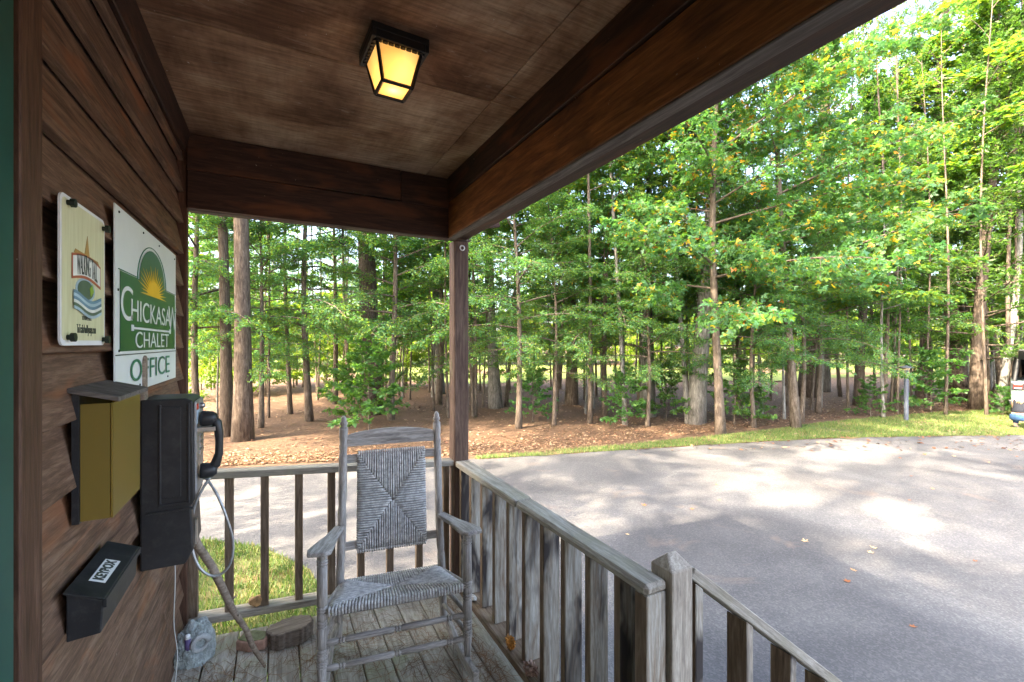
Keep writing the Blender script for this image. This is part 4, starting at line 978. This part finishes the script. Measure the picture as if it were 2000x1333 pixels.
    me_t = mb.mesh('trunk', K['bark'], True); me_c = L.mesh('crown', K['leaf'] if K['leaf'] == 'star' else 'leaf', K['ratio'])
    return me_t, me_c
SOFT = [(0.077, 0.177, 0.055), (0.093, 0.202, 0.062), (0.068, 0.166, 0.068), (0.114, 0.225, 0.055)]
BLUE = [(0.073, 0.183, 0.090), (0.088, 0.207, 0.097), (0.068, 0.166, 0.068), (0.109, 0.225, 0.068)]
YEL = [(0.134, 0.213, 0.025), (0.179, 0.246, 0.028), (0.112, 0.196, 0.034), (0.213, 0.258, 0.034)]
CED = [(0.058, 0.137, 0.029), (0.078, 0.169, 0.029), (0.111, 0.208, 0.036), (0.049, 0.111, 0.039)]
PIN = [(.05, .10, .035), (.07, .13, .045), (.09, .15, .05)]
HOT = [(.38, .26, .02), (.34, .13, .02), (.42, .30, .03), (.40, .27, .04), (.30, .24, .03)]
dome = lambda f: math.sin(math.pi*(.18+.78*f))**.7
KINDS = {
 'layered': dict(H=9.5, r=.09, nb=40, z0=2.2, len=3.5, prof=lambda f: 1.05-.7*f, el0=.12, el1=.8, droop=-.17, nt=17, flat=.62, tdroop=-.14, tl=.9, nl=88, leaf='leaf', ls=.072, ratio=.5, scat=.08, mess=.35, ldroop=.3, tilt=.55, cols=BLUE+SOFT+YEL[:2], bark='bark_brown'),
 'broad': dict(H=17, r=.17, nb=40, z0=4.2, len=3.9, prof=dome, el0=.25, el1=1.0, droop=-.05, nt=15, flat=.5, tdroop=-.12, tl=.85, nl=64, leaf='leaf', ls=.106, ratio=.62, scat=.10, mess=.4, ldroop=.35, tilt=.6, cols=SOFT+YEL, bark='bark_grey'),
 'gum': dict(H=13, r=.10, nb=42, z0=2.8, len=4.3, prof=lambda f: 1.0-.6*f, el0=.1, el1=.9, droop=-.07, nt=18, flat=.45, tdroop=-.16, tl=.9, nl=52, leaf='star', ls=.094, ratio=.6, scat=.10, mess=.5, ldroop=.4, tilt=.7, cols=SOFT+SOFT+BLUE+YEL[:1], fall=.085, fcols=HOT, bark='bark_brown'),
 'cedar': dict(H=11, r=.15, nb=70, z0=1.3, len=2.7, prof=lambda f: 1.05-.9*f, el0=.05, el1=.9, droop=.03, nt=15, flat=.25, tdroop=.02, tl=.6, nl=30, leaf='leaf', ls=.12, ratio=.36, scat=.10, mess=.55, ldroop=-.1, tilt=1.0, cols=CED, bark='bark_pine', bare=.25),
 'pine': dict(H=20, r=.21, nb=34, z0=7.5, len=3.4, prof=lambda f: 1.05-.5*f, el0=-.05, el1=.7, droop=.06, nt=9, flat=.3, tdroop=.08, tl=.65, nl=42, leaf='needle', ls=.22, ratio=.055, scat=0, mess=0, ldroop=0, tilt=1, cols=PIN, bark='bark_pine', bare=.35, lean=.01),
 'sapling': dict(H=5.2, r=.035, nb=17, z0=2.3, len=1.6, prof=lambda f: 1.0-.6*f, el0=.15, el1=.8, droop=-.06, nt=9, flat=.75, tdroop=-.1, tl=.55, nl=36, leaf='leaf', ls=.115, ratio=.5, scat=.06, mess=.35, ldroop=.3, tilt=.5, cols=SOFT+YEL, bark='bark_grey', lean=.05),
 'pole': dict(H=13, r=.06, nb=22, z0=6.0, len=2.0, prof=dome, el0=.2, el1=.9, droop=-.05, nt=10, flat=.6, tdroop=-.1, tl=.7, nl=36, leaf='leaf', ls=.125, ratio=.55, scat=.08, mess=.4, ldroop=.3, tilt=.6, cols=YEL+SOFT, bark='bark_brown', lean=.03),
 'stem': dict(H=13, r=.055, nb=10, z0=6.5, len=1.5, prof=dome, el0=.3, el1=1.0, droop=-.05, nt=7, flat=.6, tdroop=-.1, tl=.6, nl=16, leaf='leaf', ls=.10, ratio=.55, scat=.08, mess=.4, ldroop=.3, tilt=.6, cols=YEL+SOFT, bark='bark_brown', lean=.03),
 'thicket': dict(H=3.4, r=.03, nb=24, z0=.2, len=1.8, prof=lambda f: 1.0-.5*f, el0=.3, el1=1.1, droop=-.08, nt=9, flat=.5, tdroop=-.08, tl=.6, nl=26, leaf='leaf', ls=.14, ratio=.6, scat=.09, mess=.4, ldroop=.2, tilt=.6, cols=YEL, bark='bark_brown', wood=False),
 'shrub': dict(H=1.5, r=.018, nb=16, z0=.12, len=.95, prof=lambda f: 1.0-.4*f, el0=.35, el1=1.1, droop=-.08, nt=8, flat=.5, tdroop=-.05, tl=.35, nl=24, leaf='leaf', ls=.10, ratio=.6, scat=.08, mess=.4, ldroop=.2, tilt=.5, cols=SOFT+[(.10, .2, .03)], bark='bark_brown', wood=False),
}
PROTO = {k: [tree_proto(k, 100+i*7+len(k)) for i in range(c)] for k, c in (('layered', 3), ('broad', 3), ('gum', 2), ('cedar', 2), ('pine', 2), ('sapling', 3), ('pole', 2), ('thicket', 2), ('stem', 3), ('shrub', 2))}
rt = random.Random(77)
NAMES = dict(layered='understorey_tree', broad='broadleaf_tree', gum='sweetgum_tree', cedar='cedar_tree', pine='pine_tree', sapling='sapling', pole='slender_tree', stem='slender_tree', thicket='shrub', shrub='shrub')
CATS = dict(sapling='sapling', shrub='shrub', thicket='shrub')
def tree(kind, p, label, group=None, s=1.0, var=None, rz=None, sxy=None, crown=True, barkm=None):
    tm, cm = PROTO[kind][rt.randrange(len(PROTO[kind])) if var is None else var]
    x, y = p[0], p[1]; e = thing(NAMES[kind], label, CATS.get(kind, 'tree'), (x, y, gz(x, y)), rt.uniform(0, 6.28) if rz is None else rz, group)
    q = s if sxy is None else sxy; e.scale = (q, q, s)
    for nm, me in (('trunk', tm), ('crown', cm)):
        if nm == 'crown' and not crown: continue
        o = bpy.data.objects.new(nm, me); COL.objects.link(o); o.parent = e
        if nm == 'trunk' and barkm: o.material_slots[0].link = 'OBJECT'; o.material_slots[0].material = M[barkm]
    return e
# named trees, from the left of the view to the right (pixel of the foot, distance)
T = lambda kind, px, zc, label, **k: tree(kind, at_dist(px, zc), label, **k)
T('pine', 462, 9.9, 'stout straight trunk nearest the lot beyond the pay phone', s=.95, sxy=.85)
T('pine', 437, 10.6, 'slimmer brown trunk close behind the stout one by the pay phone', s=.9, sxy=.6)
T('layered', 395, 11.0, 'feathery green tree at the left edge of the opening', s=.95)
T('layered', 600, 12.6, 'wide feathery tree with tiered sprays above the rocking chair', s=1.05)
T('pine', 715, 14.0, 'massive dark barked trunk rising behind the rocking chair', s=1.15, sxy=1.45)
T('layered', 770, 12.8, 'bright tiered tree left of the porch post', s=1.0)
T('layered', 850, 15.5, 'drooping green tree just left of the porch post', s=1.15)
T('broad', 858, 18.0, 'dark trunk left of the porch post', s=1.0)
T('shrub', 722, 11.0, 'bright green bush behind the crest of the rocking chair', s=1.25)
T('shrub', 690, 11.8, 'low leafy bush left of the big trunk behind the chair', s=1.1)
T('broad', 975, 14.8, 'thick dark tree right of the porch post', s=1.05, sxy=1.15)
T('layered', 1010, 11.6, 'feathery tree hanging low just right of the porch post', s=.85)
T('broad', 1100, 15.5, 'tall tree with paired dark trunk left of the wood centre', s=1.1, barkm='bark_brown')
T('pole', 1145, 12.1, 'slender grey stem at the front of the wood right of the post', s=1.0)
T('pole', 1215, 11.9, 'slender pale stem beside a leafy bush at the wood edge', s=1.0, barkm='bark_grey')
T('broad', 1256, 13.2, 'straight dark trunk in the centre of the wood', s=1.1)
T('layered', 1185, 13.4, 'tiered green tree spreading low in the centre of the wood', s=.9)
T('pole', 1335, 12.3, 'slim grey stem just left of the thick pale trunk', s=1.05, barkm='bark_grey')
T('pine', 1372, 12.2, 'thick pale grey trunk at the front of the wood', s=1.0, sxy=1.0, barkm='bark_grey')
T('gum', 1400, 10.9, 'tall sweetgum with yellow and orange leaves over the lot', s=1.0, var=0)
T('gum', 1545, 11.6, 'spreading sweetgum with turning leaves right of the pale trunk', s=1.05, var=1)
T('gum', 1262, 13.6, 'tall sweetgum with a few yellow leaves behind the straight dark trunk', s=1.1, var=0)
T('layered', 1440, 12.9, 'dark leaning tree with low drooping sprays', s=.85)
T('sapling', 1527, 12.9, 'thin whitish young stem in the grass at the wood edge', s=1.1, barkm='bark_pale')
T('pine', 1594, 17.5, 'very dark thick trunk set back in the wood', s=1.1, sxy=1.35)
T('broad', 1612, 19.0, 'brown trunk right behind the very dark one', s=1.1)
T('layered', 1600, 14.0, 'blue green feathery tree in front of the dark trunk', s=.8)
T('cedar', 1688, 15.4, 'bushy cedar with ivy green lower trunk left of the lamp post', s=1.0, var=0)
T('cedar', 1800, 17.2, 'tall bright cedar right of the lamp post', s=1.25, var=1)
T('cedar', 1925, 14.5, 'dense dark cedar at the right edge of the view', s=1.2, var=0)
T('pine', 1862, 16.5, 'reddish pine trunk standing right of the lamp post', s=1.05, sxy=1.2)
T('pine', 1885, 17.6, 'darker pine trunk close behind the reddish one', s=1.1, sxy=.95)
T('pine', 2010, 19.5, 'pine with open needle tufts high at the top right', s=1.0)
T('pole', 1918, 15.2, 'thin stem left of the brush pile', s=1.0)
T('pole', 1948, 16.0, 'broad trunk between the brush pile and the vehicle', s=1.0, sxy=2.4)
T('pole', 1966, 14.2, 'smooth pale trunk left of the parked vehicle', s=1.1, sxy=1.7, barkm='bark_pale')
T('pole', 1992, 16.5, 'leaning trunk behind the raised tailgate', s=1.05, sxy=2.2)
for px, zc, s, lb in ((1225, 11.7, .8, 'leafy bush at the foot of the slender pale stem'), (1300, 12.6, .9, 'low bush left of the slim grey stem'), (1435, 12.0, 1.0, 'leafy bush right of the thick pale trunk'), (1480, 12.6, .55, 'dark low bush at the wood edge'), (1700, 13.2, .6, 'low green bush at the foot of the bushy cedar'), (1040, 12.4, .8, 'low bush in the needles right of the porch post'), (1820, 13.8, 1.1, 'loose leafy bush right of the lamp post'), (1960, 13.4, .5, 'small bush at the foot of the pale trunk')): T('shrub', px, zc, lb, s=s)
for px, zc, s, lb in ((505, 11.6, .75, 'small feathery tree right of the stout trunk by the pay phone'), (655, 15.6, 1.0, 'feathery tree left of the massive dark trunk'), (925, 13.4, .8, 'small tiered tree hidden partly by the porch post'), (1085, 12.0, .62, 'small tiered tree left of the slender grey stem'), (1262, 11.7, .6, 'small feathery tree in front of the straight dark trunk'), (1478, 11.6, .62, 'small blue green tree under the sweetgums'), (1560, 12.4, .7, 'feathery tree left of the very dark trunk'), (1760, 16.2, .95, 'tiered tree behind the lamp post')): T('layered', px, zc, lb, s=s)
# the rest of the belt
taken = [at_dist(px, zc) for px, zc in ((462, 9.9), (715, 14), (1372, 12.2), (1594, 17.5), (1862, 16.5))]
cnt = 0
while cnt < 36:
    px, zc = rt.uniform(250, 2350), rt.uniform(13.5, 21); p = at_dist(px, zc)
    if min((p-q).length for q in taken) < .9: continue
    taken.append(p); kd = rt.choice(['pole', 'pole', 'stem', 'stem', 'sapling', 'pine']); cnt += 1
    if px > 1700 and kd == 'broad': kd = 'pine'
    tree(kd, p, {'pole': 'slender trunk standing deep in the wood', 'stem': 'slender trunk standing deep in the wood', 'broad': 'leafy forest tree deep in the wood', 'sapling': 'thin young tree deep in the wood', 'pine': 'straight pine deep in the wood'}[kd], {'pole': 'slender trunks in the wood', 'stem': 'slender trunks in the wood', 'broad': 'leafy trees in the wood', 'sapling': 'young trees in the wood', 'pine': 'pines in the wood'}[kd], s=rt.uniform(.85, 1.2))
for i in range(28):
    px, zc = rt.uniform(380, 2050), rt.uniform(12.8, 21); p = at_dist(px, zc)
    tree('sapling', p, 'thin young tree deep in the wood', 'young trees in the wood', s=rt.uniform(.8, 1.5))
for px, zc in ((395, 17), (450, 19.5), (520, 18.5), (575, 20.5), (640, 19), (790, 20), (845, 21), (930, 21), (1010, 21.5)): tree('thicket', at_dist(px, zc), 'bright leafy undergrowth behind the trunks at the left', 'undergrowth behind the left trunks', s=rt.uniform(.7, 1.05))
for i in range(84):                                      # many slim stems between the bigger trunks
    tree('stem', at_dist(rt.uniform(370, 2060), rt.uniform(13, 21.5)), 'slender trunk standing deep in the wood', 'slender trunks in the wood', s=rt.uniform(.9, 1.2), sxy=rt.uniform(.5, .8))
for i in range(44):                                      # bright growth on the near edge of the clearing
    px = 150+i*46+rt.uniform(-25, 25); zc = rt.uniform(36, 44)
    if i % 2: tree('thicket', at_dist(px, zc), 'bushy yellow green growth at the back of the wood', 'bushes at the back of the wood', s=rt.uniform(1.3, 2.0))
    elif i % 4 == 0: tree('layered', at_dist(px, zc), 'low spreading tree at the back of the wood', 'spreading trees at the back of the wood', s=rt.uniform(.8, 1.3))
for i in range(30): tree('thicket', at_dist(280+i*55+rt.uniform(-25, 25), rt.uniform(36, 47)), 'bushy yellow green growth at the back of the wood', 'bushes at the back of the wood', s=rt.uniform(1.3, 2.1))
for i in range(30):                                      # far side of the clearing
    px = -250+i*88+rt.uniform(-30, 30); zc = rt.uniform(50, 66); kd = rt.choice(['broad', 'layered', 'broad'])
    tree(kd, at_dist(px, zc), 'sunlit tree on the far side of the clearing', 'trees beyond the clearing', s=rt.uniform(1.0, 1.3)*(1.7 if kd == 'layered' else 1))
# trees behind and left of the cabin that dapple the lot
for i, (x, y) in enumerate(((-10, 3.4), (-11.5, -.3), (-10, -3.6), (-12, -7), (-15.5, -4), (-8, 10.6), (-6.5, 13.6))): tree('pine' if i in (1, 4) else 'broad', (x, y), 'tall tree left of the cabin outside the view', 'trees left of the cabin', s=rt.uniform(1.45, 1.65)*(.85 if i in (1, 4) else 1))

# ------------------------------------------------------------------ path lamp, brush pile, vehicle, person
p = on_ground(1770, 823); lp = thing('path_lamp', 'dark grey post light with a mushroom cap on the grass verge', 'lamp', (p.x, p.y, GZ))
mb = MB(); mb.lathe([(0, .06), (.02, .06), (.021, .052), (1, .052)], (0, 0, -.02), (0, 0, 1.40), 16); mb.build('post', 'lamp_post_grey', lp, smooth=True)
mb = MB(); mb.lathe([(0, .055), (.3, .075), (1, .085)], (0, 0, 1.40), (0, 0, 1.47), 16); mb.build('lens', 'lamp_lens', lp, smooth=True)
mb = MB(); mb.lathe([(0, .165), (.2, .17), (.6, .09), (1, .01)], (0, 0, 1.465), (0, 0, 1.535), 20); mb.build('cap', 'lamp_post_grey', lp, smooth=True)
p = at_dist(1932, 15.5); mb = MB(); rr = random.Random(2)
for _ in range(60):
    a = Vector((rr.gauss(0, .7), rr.gauss(0, .4), rr.uniform(.0, .55))); d = Vector((rr.gauss(0, 1), rr.gauss(0, 1), rr.gauss(0, .25))).normalized()*rr.uniform(.3, .8); mb.tube([a-d, a+d*.2+Vector((0, 0, .04)), a+d], [.02, .018, .008], 5)
tag(mb.build('brush_pile', 'bark_brown', None, (p.x, p.y, gz(p.x, p.y))), 'heap of cut branches between the trunks at the right', 'brush pile')
plain('car_paint', (.16, .21, .21), .3, var=.08, spec=.6); plain('car_black', (.015, .016, .018), .5, var=.2); plain('car_glass', (.02, .025, .03), .08, var=.1, spec=.8)
plain('tail_red', (.5, .02, .015), .25); plain('tyre_black', (.02, .02, .02), .85); plain('poster_white', (.78, .78, .8), .5, var=.05); plain('poster_blue', (.04, .05, .30), .5)
p = at_dist(1975, 12.9); car = thing('parked_car', 'pale grey green off-road car with its tailgate raised', 'car', (p.x, p.y, GZ), -TH-R(47))
# local: x right, y forward (away from the camera), origin at the left rear corner
def vp(mb, name, mat, **k): return mb.build(name, mat, car, **k)
CW, CL = 1.78, 4.3
mb = MB(); mb.prism([(0, .42), (.0, 1.02), (.03, 1.08), (2.9, 1.10), (3.0, 1.02), (4.25, .98), (4.3, .55), (4.2, .42)], (0, 0, 0), (0, 1, 0), (0, 0, 1), CW); o = vp(mb, 'body', 'car_paint', bevel=.04)
mb = MB()
for x0 in (.06, CW-.06):
    for (ya_, yb_) in ((.06, .25), (.95, 1.05), (1.75, 1.85), (2.85, 2.45)): mb.tube([(x0, ya_, 1.06), (x0+(.08 if x0 < 1 else -.08), yb_, 1.70)], .05, 6)
mb.box((CW/2, 1.38, 1.73), (CW-.22, 2.35, .07)); vp(mb, 'roof', 'car_black', bevel=.02)
for x0, s in ((.10, 1), (CW-.10, -1)):
    mb = MB(); mb.add([(x0-.02*s, .18, 1.1), (x0-.02*s, 2.8, 1.1), (x0+.05*s, 2.42, 1.68), (x0+.05*s, .32, 1.68)], [(0, 1, 2, 3)]); vp(mb, 'side_window', 'car_glass')
mb = MB(); mb.add([(.1, 2.86, 1.1), (CW-.1, 2.86, 1.1), (CW-.17, 2.5, 1.68), (.17, 2.5, 1.68)], [(0, 1, 2, 3)]); vp(mb, 'windscreen', 'car_glass')
mb = MB(); mb.box((CW/2, -.30, 1.83), (CW-.25, .95, .045), (R(-16), 0, 0)); vp(mb, 'tailgate', 'car_black', bevel=.02)
for x0 in (.13, CW-.13):
    mb = MB(); mb.box((x0, -.03, .93), (.17, .07, .13)); o = vp(mb, 'tail_light', 'tail_red', bevel=.01); mb = MB(); mb.box((x0, -.062, .885), (.14, .012, .03)); q = mb.build('lens', 'label_white', None); q.parent = o
    mb = MB(); mb.box((x0, -.012, .93), (.24, .06, .19)); vp(mb, 'light_surround', 'car_black', bevel=.01)
mb = MB(); mb.prism([(-.06, .55), (CW+.06, .55), (CW+.02, .40), (CW-.2, .36), (.2, .36), (-.02, .40)], (0, 0, 0), (1, 0, 0), (0, 0, 1), .16); vp(mb, 'bumper', 'car_black', bevel=.02)
for x0, y0 in ((.12, .75), (CW-.12, .75), (.12, 3.5), (CW-.12, 3.5)):
    mb = MB(); mb.lathe([(0, .2), (.02, .34), (.2, .365), (.8, .365), (.98, .34), (1, .2)], (x0-.12, y0, .365), (x0+.12, y0, .365), 22); o = vp(mb, 'wheel', 'tyre_black', smooth=True)
    mb = MB(); mb.lathe([(0, .05), (.1, .2), (.9, .2), (1, .05)], (x0-.125, y0, .365), (x0+.125, y0, .365), 16); q = mb.build('rim', 'steel', None); q.parent = o
mb = MB(); mb.box((CW/2, .9, 1.02), (CW-.2, 1.6, .1)); vp(mb, 'load_floor', 'car_black')
# poster propped against the rear of the car
po = thing('poster_board', 'white board with blue lettering standing behind the car', 'sign', (p.x, p.y, GZ)); po.location.z -= 0; po.rotation_euler = car.rotation_euler
mb = MB(); mb.box((.44, -.13, .60), (.60, .012, .36)); mb.build('board', 'poster_white', po)
for zz in (.0, .42):
    pass
mb = MB(); mb.tube([(.26, -.13, .44), (.26, -.13, .0)], .012, 6); mb.tube([(.64, -.13, .44), (.64, -.13, .0)], .012, 6); mb.build('leg', 'stick_wood', po)
for txt, size, xx, zz in (('FO', .085, .40, .725), ('EV', .20, .36, .59)):
    o = bpy.data.objects.new('lettering', text_mesh(txt, size, 'poster_blue', .95, bold=.003)); COL.objects.link(o); o.parent = po; o.rotation_euler = (R(90), 0, 0); o.location = (xx, -.1375, zz)
# person crouching with their back to the lot
plain('cloth_navy', (.006, .008, .014), .85, var=.3, scale=20, bmp=.3); plain('cloth_denim', (.018, .055, .13), .85, var=.35, scale=16, bmp=.3); plain('skin', (.52, .33, .24), .55, var=.1); plain('hair_blond', (.36, .24, .14), .6, var=.4, scale=30, bmp=.5); plain('shoe_dark', (.10, .08, .09), .6, var=.5, scale=40)
pp = at_dist(1992, 11.35); pe = thing('person', 'person crouching in a navy top and ripped blue jeans with long fair hair', 'person', (pp.x, pp.y, GZ), -TH-R(72))
pe.scale = (.86, .86, .86)
# local: faces +y
def skinned(name, nodes, edges, mat, parent, sub=2):
    me = bpy.data.meshes.new(name); me.from_pydata([n[:3] for n in nodes], edges, []); o = bpy.data.objects.new(name, me); COL.objects.link(o); o.parent = parent
    sm = o.modifiers.new('skin', 'SKIN')
    for i, n in enumerate(nodes): me.skin_vertices[0].data[i].radius = (n[3], n[4] if len(n) > 4 else n[3]); me.skin_vertices[0].data[i].use_root = (i == 0)
    ss = o.modifiers.new('sub', 'SUBSURF'); ss.levels = sub; ss.render_levels = sub; me.materials.append(M[mat]); sm.use_smooth_shade = True; return o
BN = [(0, -.10, .36, .17, .14), (0, -.04, .52, .145, .115), (0, .06, .68, .16, .115), (0, .13, .80, .12, .09), (0, .17, .87, .05), (0, .21, .93, .055),
      (.10, -.08, .34, .10), (.17, .25, .42, .075), (.15, .10, .08, .045), (.15, .22, .035, .035), (-.10, -.08, .34, .10), (-.17, .25, .42, .075), (-.15, .10, .08, .045), (-.15, .22, .035, .035),
      (.20, .15, .77, .055), (.26, .28, .57, .042), (.16, .44, .50, .032), (-.20, .15, .77, .055), (-.26, .28, .57, .042), (-.16, .44, .50, .032)]
BE = [(0, 1), (1, 2), (2, 3), (3, 4), (4, 5), (0, 6), (6, 7), (7, 8), (8, 9), (0, 10), (10, 11), (11, 12), (12, 13), (3, 14), (14, 15), (15, 16), (3, 17), (17, 18), (18, 19)]
body = skinned('body', BN, BE, 'skin', pe)
top_ = skinned('top', [(0, -.08, .43, .172, .142), (0, -.04, .54, .158, .128), (0, .06, .68, .172, .128), (0, .12, .79, .135, .10), (.17, .14, .78, .07), (-.17, .14, .78, .07)], [(0, 1), (1, 2), (2, 3), (3, 4), (3, 5)], 'cloth_navy', pe)
jn = skinned('jeans', [(0, -.11, .36, .175, .15), (.11, -.08, .35, .115), (.17, .25, .425, .088), (.152, .12, .11, .06), (-.11, -.08, .35, .115), (-.17, .25, .425, .088), (-.152, .12, .11, .06), (0, -.21, .33, .10, .10)], [(0, 1), (1, 2), (2, 3), (0, 4), (4, 5), (5, 6), (0, 7)], 'cloth_denim', pe)
mb = MB(); mb.box((.235, .10, .36), (.03, .11, .05), (0, 0, R(15))); mb.build('knee_rip', 'label_white', pe, bevel=.012)
for s in (-1, 1): skinned('shoe', [(s*.15, .07, .045, .045, .045), (s*.15, .18, .04, .042, .036), (s*.15, .27, .032, .036, .028)], [(0, 1), (1, 2)], 'shoe_dark', pe)
for s in (-1, 1):                                        # hands: palm and five fingers reaching forward
    b0 = Vector((s*.16, .44, .50)); nodes = [(b0.x, b0.y, b0.z, .03, .02), (b0.x, b0.y+.05, b0.z-.01, .036, .016), (b0.x, b0.y+.085, b0.z-.015, .036, .013)]; ed = [(0, 1), (1, 2)]
    for i, (dx_, ln) in enumerate(((-.027, .058), (-.009, .07), (.009, .066), (.027, .05))):
        k0 = len(nodes); nodes += [(b0.x+dx_, b0.y+.09, b0.z-.015, .0085), (b0.x+dx_*1.1, b0.y+.09+ln*.55, b0.z-.02, .0085), (b0.x+dx_*1.15, b0.y+.09+ln, b0.z-.042, .0075)]; ed += [(2, k0), (k0, k0+1), (k0+1, k0+2)]
    k0 = len(nodes); nodes += [(b0.x-s*.045, b0.y+.045, b0.z-.02, .010), (b0.x-s*.058, b0.y+.08, b0.z-.035, .009)]; ed += [(1, k0), (k0, k0+1)]
    skinned('hand', nodes, ed, 'skin', pe, 1)
bm = bmesh.new(); bmesh.ops.create_uvsphere(bm, u_segments=20, v_segments=14, radius=1)
for v in bm.verts:
    q = v.co; fz = 1-.18*max(0, -q.z)*(1 if q.y > 0 else .4); v.co = Vector((q.x*.076*fz, q.y*.096*fz, q.z*.112))
    if q.y > 0 and abs(v.co.x) < .014 and -.035 < v.co.z < .012: v.co.y += .016
me = bpy.data.meshes.new('head'); bm.to_mesh(me); bm.free(); me.materials.append(M['skin']); o = bpy.data.objects.new('head', me); COL.objects.link(o); o.parent = pe; o.location = (0, .26, 1.0); o.rotation_euler = (R(-22), 0, 0); me.polygons.foreach_set('use_smooth', [True]*len(me.polygons)); hd = o
for s in (-1, 1):
    mb = MB(); mb.lathe([(0, .002), (.5, .011), (1, .002)], (s*.03, .082, .006), (s*.03, .094, .006), 8); q = mb.build('eye', 'print_dark', None, smooth=True); q.parent = hd
    mb = MB(); mb.lathe([(0, .006), (.5, .022), (1, .006)], (s*.070, -.005, -.0), (s*.084, -.012, .0), 10); q = mb.build('ear', 'skin', None, smooth=True); q.parent = hd
mb = MB(); mb.tube([(-.022, .083, -.05), (0, .090, -.052), (.022, .083, -.05)], .005, 6); q = mb.build('mouth', 'print_red', None); q.parent = hd
hr = random.Random(6); mb = MB()
for i in range(170):
    a = hr.uniform(math.pi*.92, math.pi*2.08); e = hr.uniform(.0, 1.35); p0_ = Vector((math.cos(a)*.082*math.cos(e), math.sin(a)*.10*math.cos(e)-.004, .118*math.sin(e)+.0))
    dn = hr.uniform(.24, .40); mb.tube([p0_+Vector((0, 0, 0)), p0_*1.1+Vector((0, -.015, -.08)), Vector((p0_.x*1.25, min(p0_.y, -.03)*1.15-.03, -dn*.6)), Vector((p0_.x*1.2+hr.uniform(-.01, .01), min(p0_.y, -.03)-.05, -dn))], [.012, .014, .011, .004], 5)
q = mb.build('hair', 'hair_blond', pe, smooth=True); q.location = hd.location; q.rotation_euler = (R(-30), 0, 0)
